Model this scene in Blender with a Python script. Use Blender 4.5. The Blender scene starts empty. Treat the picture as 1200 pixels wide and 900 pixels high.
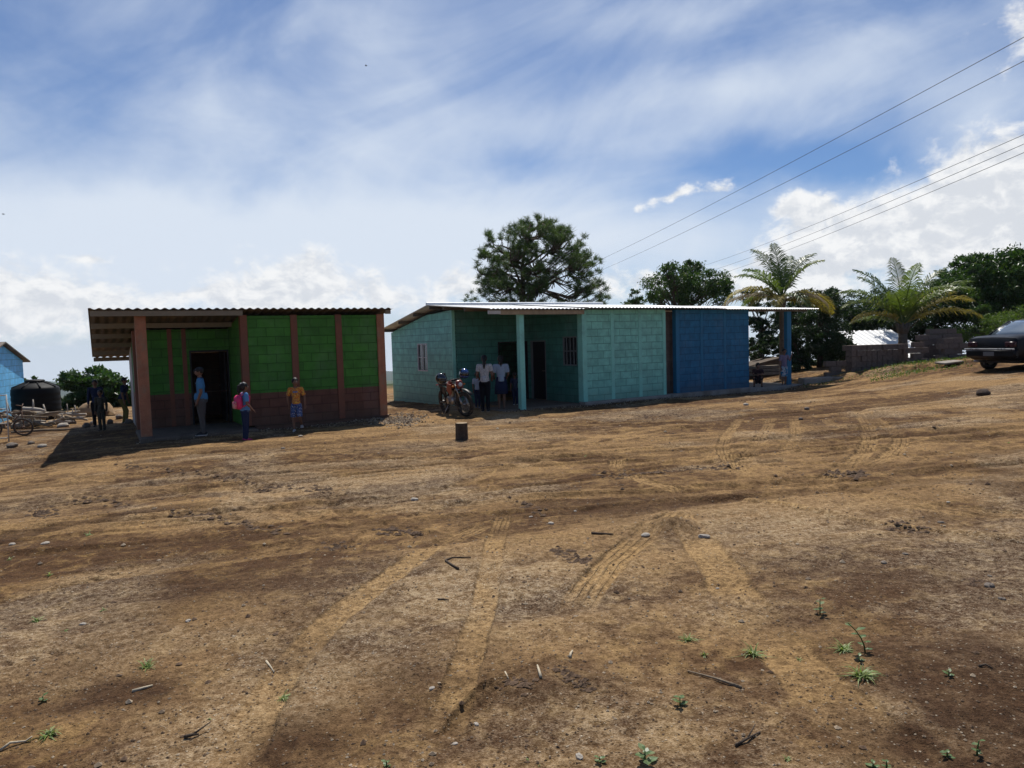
import bpy, math, random
import numpy as np
from mathutils import Vector, Matrix, noise as mnoise

random.seed(11)
RNG = np.random.default_rng(7)
SC = bpy.context.scene
COL = SC.collection
PI = math.pi
R = math.radians

# ------------------------------------------------------------------ camera
EYE = 1.85
F = 832.0
PITCH = math.atan(50.5 / F)
ROLL = math.atan(0.029)
_f = Vector((0, math.cos(PITCH), -math.sin(PITCH)))
_r0 = Vector((1, 0, 0))
_u0 = Vector((0, math.sin(PITCH), math.cos(PITCH)))
_r = _r0 * math.cos(ROLL) - _u0 * math.sin(ROLL)
_u = _r0 * math.sin(ROLL) + _u0 * math.cos(ROLL)
cam_d = bpy.data.cameras.new('camera')
cam = bpy.data.objects.new('camera', cam_d)
COL.objects.link(cam)
M = Matrix((_r, _u, -_f)).transposed().to_4x4()
M.translation = Vector((0, 0, EYE))
cam.matrix_world = M
cam_d.sensor_width = 36.0
cam_d.lens = F / 1200 * 36
cam_d.clip_start = 0.05
cam_d.clip_end = 20000
SC.camera = cam


def ray(px, py):
    return (_f * F + _r * (px - 600) + _u * (450 - py)).normalized()


def at(px, py, Y):
    d = ray(px, py)
    return Vector((0, 0, EYE)) + d * (Y / d.y)


# ------------------------------------------------------------------ terrain
CTRL = [(0, 0, .34), (0, 3, .32), (0, 7, .24), (0, 11, .13), (-1, 16, 0.0), (-8, 15.2, -.09), (-5.5, 16.5, -.08),
        (-3.2, 17.9, -.05), (-7, 18.5, -.08), (-1.7, 20.5, -.0), (2, 19.5, -.03), (7, 21.8, -.03), (10, 24, -.06), (9.5, 26, -.1), (-9, 13.3, -.25),
        (-12, 20, -.17), (-13.5, 22.6, -.17), (-12, 16, -.27), (-6, 8, .0), (-3, 4, .24), (3, 4, .36),
        (8, 12, .33), (12, 16, .50), (14.5, 21, .62), (14, 25, .50), (12, 25.0, .22), (18, 15, .8), (6, 6, .42),
        (20, 25, .8), (-16, 10, -.45), (10, 3, .6), (-10, 3, .0), (0, -8, .45), (4, 30, 0.0), (-8, 28, -.3), (14, 32, .2)]
_P = np.array([(a, b) for a, b, c in CTRL], float)
_Z = np.array([c for a, b, c in CTRL], float)


def _phi(r2):
    return r2 * np.log(np.maximum(r2, 1e-9)) * .5


_n = len(_P)
_K = _phi(((_P[:, None] - _P[None]) ** 2).sum(-1)) + np.eye(_n) * 2.0
_A = np.zeros((_n + 3, _n + 3))
_A[:_n, :_n] = _K
_A[:_n, _n] = 1
_A[:_n, _n + 1:] = _P
_A[_n, :_n] = 1
_A[_n + 1:, :_n] = _P.T
_W = np.linalg.solve(_A, np.concatenate([_Z, np.zeros(3)]))


def sstep(x, a, b):
    t = np.clip((x - a) / (b - a), 0, 1)
    return t * t * (3 - 2 * t)


def base_h(x, y):
    x = np.asarray(x, float)
    y = np.asarray(y, float)
    cx = np.clip(x, -24, 26)
    cy = np.clip(y, -10, 36)
    z = _W[_n] + _W[_n + 1] * cx + _W[_n + 2] * cy
    for i in range(_n):
        z = z + _W[i] * _phi((cx - _P[i, 0]) ** 2 + (cy - _P[i, 1]) ** 2)
    z = np.clip(z, -.9, 1.2)
    # bank in front of the block stacks
    bank = sstep((y - 24.0) + (x - 13) * .55, 0, .5) * sstep(x, 9.5, 12.0) * sstep(-x, -21, -18) * .16
    z = z + bank
    r = np.sqrt(x * x + y * y)
    # hilltop: the land falls away beyond the yard
    drop = sstep(r, 34, 60) * 1.0
    z = z * (1 - sstep(r, 40, 120)) - drop * (np.maximum(r - 34, 0) * .058)
    z = z + sstep(r, 700, 1500) * (r - 700) * .012
    return z


def H(x, y):
    return float(base_h(x, y))


def G(px, py):
    """point of the ground seen at this place of the photograph"""
    d = ray(px, py)
    t = 1.0
    o = Vector((0, 0, EYE))
    last = 0
    while t < 80:
        p = o + d * t
        if p.z < H(p.x, p.y):
            lo, hi = last, t
            for _ in range(18):
                m = (lo + hi) / 2
                p = o + d * m
                if p.z < H(p.x, p.y):
                    hi = m
                else:
                    lo = m
            return p
        last = t
        t *= 1.04
    return p


# ------------------------------------------------------------------ node helpers
class NT:
    def __init__(s, tree):
        s.t = tree
        s.N = tree.nodes
        s.L = tree.links

    def n(s, typ, **kw):
        nd = s.N.new(typ)
        for k, v in kw.items():
            setattr(nd, k, v)
        return nd

    def put(s, sock, v):
        if isinstance(v, bpy.types.NodeSocket):
            s.L.new(v, sock)
        elif v is not None:
            sock.default_value = v

    def math(s, op, a, b=None, c=None, clamp=False):
        nd = s.n('ShaderNodeMath', operation=op)
        nd.use_clamp = clamp
        s.put(nd.inputs[0], a)
        if b is not None: s.put(nd.inputs[1], b)
        if c is not None: s.put(nd.inputs[2], c)
        return nd.outputs[0]

    def vmath(s, op, a, b=None, out=0):
        nd = s.n('ShaderNodeVectorMath', operation=op)
        s.put(nd.inputs[0], a)
        if b is not None: s.put(nd.inputs[1], b)
        return nd.outputs[out]

    def mix(s, fac, a, b, mode='MIX'):
        nd = s.n('ShaderNodeMix', data_type='RGBA', blend_type=mode)
        s.put(nd.inputs['Factor'], fac)
        s.put(nd.inputs[6], a if isinstance(a, bpy.types.NodeSocket) else rgba(a))
        s.put(nd.inputs[7], b if isinstance(b, bpy.types.NodeSocket) else rgba(b))
        return nd.outputs[2]

    def noise(s, vec, scale, detail=4, rough=.55, dist=0.0):
        nd = s.n('ShaderNodeTexNoise')
        if vec is not None: s.put(nd.inputs['Vector'], vec)
        nd.inputs['Scale'].default_value = scale
        nd.inputs['Detail'].default_value = detail
        nd.inputs['Roughness'].default_value = rough
        nd.inputs['Distortion'].default_value = dist
        return nd.outputs[0]

    def map(s, v, a, b, c=0.0, d=1.0, smooth=True):
        nd = s.n('ShaderNodeMapRange')
        nd.interpolation_type = 'SMOOTHSTEP' if smooth else 'LINEAR'
        s.put(nd.inputs[0], v)
        for i, q in enumerate((a, b, c, d)): s.put(nd.inputs[i + 1], q)
        return nd.outputs[0]

    def attr(s, name):
        nd = s.n('ShaderNodeAttribute')
        nd.attribute_name = name
        return nd.outputs['Fac']

    def bump(s, h, strength, dist, normal=None):
        nd = s.n('ShaderNodeBump')
        nd.inputs['Strength'].default_value = strength
        nd.inputs['Distance'].default_value = dist
        s.put(nd.inputs['Height'], h)
        if normal is not None: s.put(nd.inputs['Normal'], normal)
        return nd.outputs[0]


def rgba(c):
    return (c[0], c[1], c[2], 1.0)


def new_mat(name):
    m = bpy.data.materials.new(name)
    m.use_nodes = True
    nt = NT(m.node_tree)
    b = m.node_tree.nodes['Principled BSDF']
    return m, nt, b


MATS = {}


def mat(name, col, rough=.8, metal=0.0, var=.12, scale=8.0, bump=.0, spec=.3, dirt=None, dirt_amt=.4, vec='Object', coat=0.0):
    """plain procedural material: colour broken up by two noises, optional patches of dirt and bump"""
    if name in MATS: return MATS[name]
    m, nt, b = new_mat(name)
    tc = nt.n('ShaderNodeTexCoord').outputs[vec]
    n1 = nt.noise(tc, scale, 5, .6)
    n2 = nt.noise(tc, scale * 7, 3, .6)
    f = nt.math('ADD', nt.math('MULTIPLY', n1, .65), nt.math('MULTIPLY', n2, .35))
    f = nt.map(f, .3, .7)
    lo = tuple(max(0, c * (1 - var)) for c in col)
    hi = tuple(min(1, c * (1 + var)) for c in col)
    c = nt.mix(f, lo, hi)
    if dirt is not None:
        d = nt.map(nt.noise(tc, scale * .45, 6, .65), .48, .68, 0, dirt_amt)
        c = nt.mix(d, c, dirt)
    nt.put(b.inputs['Base Color'], c)
    b.inputs['Metallic'].default_value = metal
    b.inputs['Specular IOR Level'].default_value = spec
    nt.put(b.inputs['Roughness'], nt.map(n1, .2, .8, max(.02, rough - .08), min(1, rough + .08)))
    if coat: b.inputs['Coat Weight'].default_value = coat
    if bump:
        nt.put(b.inputs['Normal'], nt.bump(f, bump, .01))
    MATS[name] = m
    return m


# ------------------------------------------------------------------ mesh helpers
class MB:
    def __init__(s):
        s.v = []
        s.f = []
        s.m = []
        s.T = Matrix.Identity(4)

    def add(s, vs, fs, mi=0):
        o = len(s.v)
        s.v += [tuple(s.T @ Vector(p)) for p in vs]
        s.f += [tuple(i + o for i in f) for f in fs]
        s.m += [mi] * len(fs)
        return s

    def box(s, a, b, mi=0, bev=0.0):
        x0, y0, z0 = [min(a[i], b[i]) for i in range(3)]
        x1, y1, z1 = [max(a[i], b[i]) for i in range(3)]
        if bev <= 0:
            vs = [(x0, y0, z0), (x1, y0, z0), (x1, y1, z0), (x0, y1, z0), (x0, y0, z1), (x1, y0, z1), (x1, y1, z1), (x0, y1, z1)]
            fs = [(3, 2, 1, 0), (4, 5, 6, 7), (0, 1, 5, 4), (1, 2, 6, 5), (2, 3, 7, 6), (3, 0, 4, 7)]
            return s.add(vs, fs, mi)
        e = min(bev, (x1 - x0) * .45, (y1 - y0) * .45, (z1 - z0) * .45)
        # chamfered box
        vs = []
        idx = {}
        for ix, X in enumerate((x0, x1)):
            for iy, Y in enumerate((y0, y1)):
                for iz, Z in enumerate((z0, z1)):
                    sx = 1 if ix else -1
                    sy = 1 if iy else -1
                    sz = 1 if iz else -1
                    for ax in range(3):
                        p = [X, Y, Z]
                        for k, sg in enumerate((sx, sy, sz)):
                            if k != ax: p[k] -= sg * e
                        idx[(ix, iy, iz, ax)] = len(vs)
                        vs.append(tuple(p))
        fs = []
        for ax in range(3):
            o1, o2 = [k for k in range(3) if k != ax]
            for side in (0, 1):
                q = []
                for a1, a2 in ((0, 0), (1, 0), (1, 1), (0, 1)):
                    c = [0, 0, 0]
                    c[ax] = side
                    c[o1] = a1
                    c[o2] = a2
                    q.append(idx[(c[0], c[1], c[2], ax)])
                flip = (side == 0) ^ (ax == 1)
                fs.append(tuple(reversed(q)) if flip else tuple(q))
            # edges parallel to ax
            for a1 in (0, 1):
                for a2 in (0, 1):
                    c0 = [0, 0, 0]
                    c0[o1] = a1
                    c0[o2] = a2
                    c1 = list(c0)
                    c1[ax] = 1
                    fs.append((idx[(*c0, o1)], idx[(*c1, o1)], idx[(*c1, o2)], idx[(*c0, o2)]))
        for ix in (0, 1):
            for iy in (0, 1):
                for iz in (0, 1):
                    fs.append((idx[(ix, iy, iz, 0)], idx[(ix, iy, iz, 1)], idx[(ix, iy, iz, 2)]))
        return s.add(vs, fs, mi)

    def tube(s, pts, rad, n=8, mi=0, caps=True, ell=1.0):
        pts = [Vector(p) for p in pts]
        if not isinstance(rad, (list, tuple)): rad = [rad] * len(pts)
        vs = []
        fs = []
        up = None
        for i, p in enumerate(pts):
            if i == 0: d = pts[1] - p
            elif i == len(pts) - 1: d = p - pts[i - 1]
            else: d = pts[i + 1] - pts[i - 1]
            if d.length < 1e-9: d = Vector((0, 0, 1))
            d.normalize()
            if up is None:
                up = Vector((0, 0, 1)) if abs(d.z) < .9 else Vector((1, 0, 0))
            a = d.cross(up)
            if a.length < 1e-4: a = d.orthogonal()
            a.normalize()
            b = a.cross(d).normalized()
            up = b
            for k in range(n):
                t = 2 * PI * k / n
                vs.append(p + a * (math.cos(t) * rad[i]) + b * (math.sin(t) * rad[i] * ell))
        for i in range(len(pts) - 1):
            for k in range(n):
                k2 = (k + 1) % n
                fs.append((i * n + k, i * n + k2, (i + 1) * n + k2, (i + 1) * n + k))
        if caps:
            fs.append(tuple(range(n))[::-1])
            fs.append(tuple((len(pts) - 1) * n + k for k in range(n)))
        return s.add(vs, fs, mi)

    def ball(s, c, r, nu=12, nv=8, mi=0, rot=None):
        if not isinstance(r, (list, tuple)): r = (r, r, r)
        c = Vector(c)
        vs = []
        for j in range(1, nv):
            ph = PI * j / nv
            for i in range(nu):
                th = 2 * PI * i / nu
                q = Vector((math.sin(ph) * math.cos(th) * r[0], math.sin(ph) * math.sin(th) * r[1], math.cos(ph) * r[2]))
                if rot: q = rot @ q
                vs.append(c + q)
        t = Vector((0, 0, r[2]))
        if rot: t = rot @ t
        vs.append(c + t)
        vs.append(c - t)
        fs = []
        for j in range(nv - 2):
            for i in range(nu):
                i2 = (i + 1) % nu
                fs.append((j * nu + i, (j + 1) * nu + i, (j + 1) * nu + i2, j * nu + i2))
        T = len(vs) - 2
        B = T + 1
        for i in range(nu):
            i2 = (i + 1) % nu
            fs.append((T, i, i2))
            fs.append((B, (nv - 2) * nu + i2, (nv - 2) * nu + i))
        return s.add(vs, fs, mi)

    def torus(s, c, R0, r, axis='X', nu=28, nv=8, mi=0, ell=1.0):
        c = Vector(c)
        vs = []
        for i in range(nu):
            t = 2 * PI * i / nu
            for j in range(nv):
                q = 2 * PI * j / nv
                rr = R0 + r * math.cos(q)
                w = r * math.sin(q) * ell
                a, b = rr * math.cos(t), rr * math.sin(t)
                p = (w, a, b) if axis == 'X' else ((a, w, b) if axis == 'Y' else (a, b, w))
                vs.append(c + Vector(p))
        fs = [(i * nv + j, ((i + 1) % nu) * nv + j, ((i + 1) % nu) * nv + (j + 1) % nv, i * nv + (j + 1) % nv) for i in range(nu) for j in range(nv)]
        return s.add(vs, fs, mi)

    def prism(s, poly, ax, a, b, mi=0):
        """poly: list of 2D points, extruded along axis ax from a to b"""
        n = len(poly)
        vs = []
        for w in (a, b):
            for p in poly:
                q = list(p)
                q.insert(ax, w)
                vs.append(tuple(q))
        fs = [tuple(range(n))[::-1], tuple(n + i for i in range(n))]
        fs += [(i, (i + 1) % n, n + (i + 1) % n, n + i) for i in range(n)]
        return s.add(vs, fs, mi)

    def build(s, name, mats, parent=None, smooth=False, label=None, jitter=0.0):
        me = bpy.data.meshes.new(name)
        me.from_pydata(s.v, [], s.f)
        if not isinstance(mats, (list, tuple)): mats = [mats]
        for m_ in mats: me.materials.append(m_)
        if len(mats) > 1: me.polygons.foreach_set('material_index', s.m)
        me.validate()
        fix_normals(me)
        if smooth:
            me.polygons.foreach_set('use_smooth', [True] * len(me.polygons))
            if smooth != 'all':
                me.set_sharp_from_angle(angle=R(40))
        me.update()
        o = bpy.data.objects.new(name, me)
        COL.objects.link(o)
        if parent: o.parent = parent
        if label: o['label'] = label
        return o


def fix_normals(me):
    import bmesh
    bm = bmesh.new()
    bm.from_mesh(me)
    bmesh.ops.recalc_face_normals(bm, faces=bm.faces)
    bm.to_mesh(me)
    bm.free()


def np_mesh(name, V, Fq, mats, parent=None, fattr=None, smooth=False):
    """V (n,3), Fq (m,k) with k fixed"""
    me = bpy.data.meshes.new(name)
    n, (m_, k) = len(V), Fq.shape
    me.vertices.add(n)
    me.vertices.foreach_set('co', np.ascontiguousarray(V, dtype=np.float32).ravel())
    me.loops.add(m_ * k)
    me.loops.foreach_set('vertex_index', np.ascontiguousarray(Fq, dtype=np.int32).ravel())
    me.polygons.add(m_)
    me.polygons.foreach_set('loop_start', np.arange(0, m_ * k, k, dtype=np.int32))
    me.polygons.foreach_set('loop_total', np.full(m_, k, dtype=np.int32))
    me.polygons.foreach_set('use_smooth', np.full(m_, bool(smooth), dtype=bool))
    me.update(calc_edges=True)
    if not isinstance(mats, (list, tuple)): mats = [mats]
    for q in mats: me.materials.append(q)
    if fattr is not None:
        a = me.attributes.new('tint', 'FLOAT', 'FACE')
        a.data.foreach_set('value', np.asarray(fattr, dtype=np.float32))
    o = bpy.data.objects.new(name, me)
    COL.objects.link(o)
    if parent: o.parent = parent
    return o


def tag(o, label, cat, group=None, kind=None):
    if label: o['label'] = label
    if cat: o['category'] = cat
    if group: o['group'] = group
    if kind: o['kind'] = kind
    return o


def thing(name, label, cat, loc=(0, 0, 0), rz=0.0, group=None):
    o = bpy.data.objects.new(name, None)
    COL.objects.link(o)
    o.location = loc
    o.rotation_euler = (0, 0, rz)
    o.empty_display_size = .2
    return tag(o, label, cat, group)


def copy_tree(o, parent=None):
    c = o.copy()
    COL.objects.link(c)
    c.parent = parent
    for ch in [q for q in o.children]:
        copy_tree(ch, c)
    return c
# ------------------------------------------------------------------ world, sun, colour
SUN_EL, SUN_AZ = 59.0, 0.0      # azimuth from +Y towards +X
w = bpy.data.worlds.new("World")
SC.world = w
w.use_nodes = True
nt = NT(w.node_tree)
bg = w.node_tree.nodes['Background']
SKY_STR = .062
sky = nt.n('ShaderNodeTexSky')
sky.sky_type = 'NISHITA'
sky.sun_disc = False
sky.sun_elevation = R(SUN_EL)
sky.sun_rotation = R(SUN_AZ)
sky.altitude = 900
sky.air_density = 1.0
sky.dust_density = .6
sky.ozone_density = 2.0
tc = nt.n('ShaderNodeTexCoord').outputs['Generated']
sep = nt.n('ShaderNodeSeparateXYZ')
nt.L.new(tc, sep.inputs[0])
X, Y_, Z_ = sep.outputs
zc = nt.math('MAXIMUM', Z_, .02)
cmb = nt.n('ShaderNodeCombineXYZ')
nt.put(cmb.inputs[0], X); nt.put(cmb.inputs[1], Y_); nt.put(cmb.inputs[2], zc)
nt.L.new(cmb.outputs[0], sky.inputs['Vector'])
# azimuth and elevation in degrees
az = nt.math('MULTIPLY', nt.math('ARCTAN2', X, Y_), 57.2958)
el = nt.math('MULTIPLY', nt.math('ARCSINE', Z_), 57.2958)


def ae(px, py):
    d = ray(px, py)
    return math.degrees(math.atan2(d.x, d.y)), math.degrees(math.asin(d.z))


cc = nt.n('ShaderNodeCombineXYZ')
nt.put(cc.inputs[0], az); nt.put(cc.inputs[1], el)
AE = cc.outputs[0]
wn = nt.n('ShaderNodeTexNoise')
nt.put(wn.inputs['Vector'], AE)
wn.inputs['Scale'].default_value = .16
wn.inputs['Detail'].default_value = 7
wn.inputs['Roughness'].default_value = .6
warp = nt.vmath('MULTIPLY', nt.vmath('SUBTRACT', wn.outputs['Color'], (.5, .5, .5)), (9.0, 4.5, 0))
AEw = nt.vmath('ADD', AE, warp)


def blobs(lst, vec):
    tot = None
    for (px, py, sx, sy, amp) in lst:
        a, e = ae(px, py)
        a2, _ = ae(px + sx, py)
        _, e2 = ae(px, py - sy)
        sa, se = abs(a2 - a), abs(e2 - e)
        q = nt.vmath('DIVIDE', nt.vmath('SUBTRACT', vec, (a, e, 0)), (sa, se, 1))
        nd = nt.n('ShaderNodeVectorMath', operation='DOT_PRODUCT')
        nt.put(nd.inputs[0], q); nt.put(nd.inputs[1], q)
        g = nt.math('MULTIPLY', nt.math('POWER', 2.71828, nt.math('MULTIPLY', nd.outputs['Value'], -1.0)), amp)
        tot = g if tot is None else nt.math('ADD', tot, g)
    return tot


CUM = [(50, 358, 110, 44, 1.1), (190, 350, 60, 14, .5), (110, 300, 50, 8, .45), (-60, 340, 70, 40, .8), (345, 338, 85, 40, 1.15), (300, 352, 60, 20, .6), (465, 345, 42, 22, .7), (540, 340, 30, 24, .75),
       (1175, 210, 85, 66, 1.2), (1090, 255, 105, 52, 1.1), (1000, 295, 130, 42, 1.0), (1250, 260, 120, 90, 1.0), (1185, 35, 40, 40, .75),
       (940, 246, 38, 22, .8), (808, 225, 36, 10, .85), (756, 240, 14, 8, .6), (740, 335, 60, 22, .75), (900, 330, 100, 22, .7),
       (1600, 150, 260, 120, .9), (-420, 300, 300, 70, .9)]
cb = blobs(CUM, AEw)
det = nt.noise(nt.vmath('MULTIPLY', AE, (1, 1.35, 1)), .42, 8, .62, .3)
cd = nt.math('ADD', cb, nt.math('MULTIPLY', nt.math('SUBTRACT', det, .5), 1.5))
cum = nt.map(cd, .26, .84)
# cumulus shading: brighter crowns, greyer interiors and bases
det2 = nt.noise(nt.vmath('ADD', nt.vmath('MULTIPLY', AE, (1, 1.35, 1)), (0.35, .9, 0)), .42, 8, .62, .3)
rel = nt.math('MULTIPLY', nt.math('SUBTRACT', det, det2), 2.4)
shade = nt.map(nt.math('SUBTRACT', rel, nt.math('MULTIPLY', nt.math('SUBTRACT', cd, .6), .22)), -.45, .25)
cumcol = nt.mix(shade, (.70, .735, .79), (.93, .94, .95))

# thin high cloud: long streaks climbing to the right
rot = nt.n('ShaderNodeVectorRotate'); rot.rotation_type = 'Z_AXIS'
nt.put(rot.inputs['Vector'], AE); rot.inputs['Angle'].default_value = R(-20)
st = nt.vmath('MULTIPLY', rot.outputs[0], (.42, 1.15, 1))
ci1 = nt.noise(st, .11, 8, .58, .9)
ci2 = nt.noise(nt.vmath('MULTIPLY', AE, (.5, 1.0, 1)), .075, 6, .55, .7)
CIR = [(470, 185, 330, 95, .30), (150, 300, 420, 75, .62), (620, 300, 500, 60, .50), (920, 95, 260, 42, .42), (820, 10, 240, 30, .22),
       (1130, 120, 120, 50, .22), (420, 60, 160, 50, .12), (1040, 40, 120, 24, .16),
       (905, 195, 180, 24, -.34), (600, 190, 60, 26, -.30), (1110, 190, 120, 18, -.24), (640, 110, 90, 60, -.16),
       (20, 150, 190, 80, -.12), (560, 60, 70, 60, -.10), (80, 334, 60, 7, -.3), (1040, 130, 50, 16, -.12), (860, 150, 200, 15, .08)]
cir_b = blobs(CIR, nt.vmath('ADD', AE, nt.vmath('MULTIPLY', warp, (.7, .7, 0))))
cs = nt.math('ADD', nt.math('MULTIPLY', nt.math('SUBTRACT', ci1, .5), .72), nt.math('MULTIPLY', nt.math('SUBTRACT', ci2, .5), 1.1))
cs = nt.math('ADD', nt.math('ADD', cs, cir_b), .28)
front = nt.map(Y_, -.25, .45)
cir = nt.math('MULTIPLY', nt.map(cs, -.02, .92, 0, .96), nt.math('MAXIMUM', front, .12))
hz = nt.math('MULTIPLY', nt.map(el, 9.0, -2.5, 0, .86), nt.math('MAXIMUM', front, .45))
cir = nt.math('MAXIMUM', cir, hz)
k = 1.0 / SKY_STR
sc_ = nt.vmath('SCALE', (0, 0, 0))
skyc = nt.mix(1.0, sky.outputs[0], (.92, 1.14, 1.44), 'MULTIPLY')
g = nt.mix(cir, skyc, (.72 * k, .795 * k, .90 * k))


def scale_col(c, f):
    nd = nt.n('ShaderNodeVectorMath', operation='SCALE')
    nt.put(nd.inputs[0], c)
    nd.inputs['Scale'].default_value = f
    return nd.outputs[0]


g = nt.mix(cum, g, scale_col(cumcol, k))
nt.put(bg.inputs['Color'], g)
bg.inputs['Strength'].default_value = SKY_STR

sd = bpy.data.lights.new('sun', 'SUN')
sd.energy = 5.0
sd.angle = R(.53)
sd.color = (1.0, .955, .88)
sun = bpy.data.objects.new('sun', sd)
COL.objects.link(sun)
dv = Vector((math.sin(R(SUN_AZ)) * math.cos(R(SUN_EL)), math.cos(R(SUN_AZ)) * math.cos(R(SUN_EL)), math.sin(R(SUN_EL))))
sun.rotation_euler = dv.to_track_quat('Z', 'Y').to_euler()
sun.location = dv * 50
vs = SC.view_settings
vs.view_transform = 'Standard'
vs.look = 'None'
vs.exposure = 0.0
vs.gamma = 1.0
SC.display_settings.display_device = 'sRGB'
SC.cycles.max_bounces = 8
SC.cycles.diffuse_bounces = 2
SC.cycles.transparent_max_bounces = 8
# ------------------------------------------------------------------ ground
def vnoise(x, y, seed=0):
    xi = np.floor(x).astype(np.int64)
    yi = np.floor(y).astype(np.int64)
    fx = x - xi
    fy = y - yi
    fx = fx * fx * (3 - 2 * fx)
    fy = fy * fy * (3 - 2 * fy)

    def h(a, b):
        q = (a * 374761393 + b * 668265263 + seed * 974711) & 0x7fffffff
        q = ((q ^ (q >> 13)) * 1274126177) & 0x7fffffff
        return ((q ^ (q >> 16)) & 0xffff) / 65535.0
    a = h(xi, yi) * (1 - fx) + h(xi + 1, yi) * fx
    b = h(xi, yi + 1) * (1 - fx) + h(xi + 1, yi + 1) * fx
    return a * (1 - fy) + b * fy


def fbm(x, y, o=4, seed=0, gain=.5):
    t = 0
    a = 1
    s = 0
    for i in range(o):
        t = t + a * vnoise(x * 2 ** i + i * 17.3, y * 2 ** i - i * 9.1, seed + i)
        s += a
        a *= gain
    return t / s


# polar grid: dense where the camera looks, reaching past the hills
th = np.concatenate([np.linspace(-180, -50, 40)[:-1], np.linspace(-50, 50, 960), np.linspace(50, 180, 40)[1:]]) * PI / 180
rr = np.concatenate([[.35, .8, 1.3], np.exp(np.linspace(math.log(1.7), math.log(46), 1050)), np.exp(np.linspace(math.log(47), math.log(3600), 60))])
TH, RR = np.meshgrid(th, rr)
GX = RR * np.sin(TH)
GY = RR * np.cos(TH)
shp = GX.shape
gx, gy = GX.ravel(), GY.ravel()
gz = base_h(gx, gy)
rad = np.sqrt(gx ** 2 + gy ** 2)
near = 1 - sstep(rad, 30, 45)
# rolling unevenness, stretched along the traffic direction (parallel to the buildings)
ca, sa_ = math.cos(R(14)), math.sin(R(14))
ux = gx * ca + gy * sa_
uy = -gx * sa_ + gy * ca
wx = ux + .8 * fbm(ux * .5, uy * .5, 3, 50)
wy = uy + .35 * fbm(ux * .35, uy * .5, 3, 60)
f1 = fbm(wx * .30, wy * 1.1, 4, 1)
f2 = fbm(wx * .8, wy * 5.0, 4, 5)
f3 = fbm(gx * 4.5, gy * 4.5, 4, 9)
f4 = fbm(gx * 14, gy * 14, 3, 13)
f5 = fbm(gx * 36, gy * 36, 2, 15)
yard = sstep(uy, 3.0, 7.0)
gz = gz + near * ((f1 - .5) * .10 + (f2 - .5) * .055 * (.25 + .75 * yard) + (f3 - .5) * .020 + (f4 - .5) * .0085 + (f5 - .5) * .0050)
# broken crusts of mud: little steps where a noise crosses a level
cr = fbm(wx * 1.4, wy * 3.6, 4, 21, .6)
step_ = sstep(cr, .60, .625) * yard * near * sstep(fbm(gx * .25, gy * .25, 2, 31), .42, .55)
gz = gz - step_ * .022
tone = (f1 - .5) * .9 + (f2 - .5) * .8 + (fbm(gx * .35, gy * .5, 3, 77) - .5) * 1.3
dark = step_ * .55
tr_m = np.zeros_like(gx)
tr_u = np.zeros_like(gx)
tr_v = np.zeros_like(gx)
pale = sstep(fbm(gx * .7 + 3, gy * .8, 4, 41), .50, .68) * .7
chain = np.zeros_like(gx)


def smooth_path(pts, step=.06):
    P = [Vector((p[0], p[1])) for p in pts]
    out = []
    for i in range(len(P) - 1):
        p0 = P[max(i - 1, 0)]; p1 = P[i]; p2 = P[i + 1]; p3 = P[min(i + 2, len(P) - 1)]
        n = max(2, int((p2 - p1).length / step))
        for k in range(n):
            t = k / n
            out.append(.5 * ((2 * p1) + (p2 - p0) * t + (2 * p0 - 5 * p1 + 4 * p2 - p3) * t * t + (3 * p1 - p0 - 3 * p2 + p3) * t ** 3))
    out.append(P[-1])
    return np.array([(q.x, q.y) for q in out])


def along(path, width):
    """signed distance, arclength, index mask for vertices near the path"""
    lo = path.min(0) - width
    hi = path.max(0) + width
    idx = np.nonzero((gx > lo[0]) & (gx < hi[0]) & (gy > lo[1]) & (gy < hi[1]))[0]
    if len(idx) == 0: return idx, None, None, None
    px, py = gx[idx], gy[idx]
    best = np.full(len(idx), 1e9)
    sd_ = np.zeros(len(idx))
    ar = np.zeros(len(idx))
    acc = 0
    for i in range(len(path) - 1):
        a = path[i]
        d = path[i + 1] - a
        L = math.hypot(*d)
        if L < 1e-6: continue
        qx, qy = px - a[0], py - a[1]
        t = np.clip((qx * d[0] + qy * d[1]) / (L * L), 0, 1)
        ex, ey = qx - t * d[0], qy - t * d[1]
        dd = np.hypot(ex, ey)
        m = dd < best
        best[m] = dd[m]
        sg = np.sign(d[0] * qy - d[1] * qx)
        sd_[m] = (dd * sg)[m]
        ar[m] = (acc + t * L)[m]
        acc += L
    k = best < width
    return idx[k], sd_[k], ar[k], acc


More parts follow.
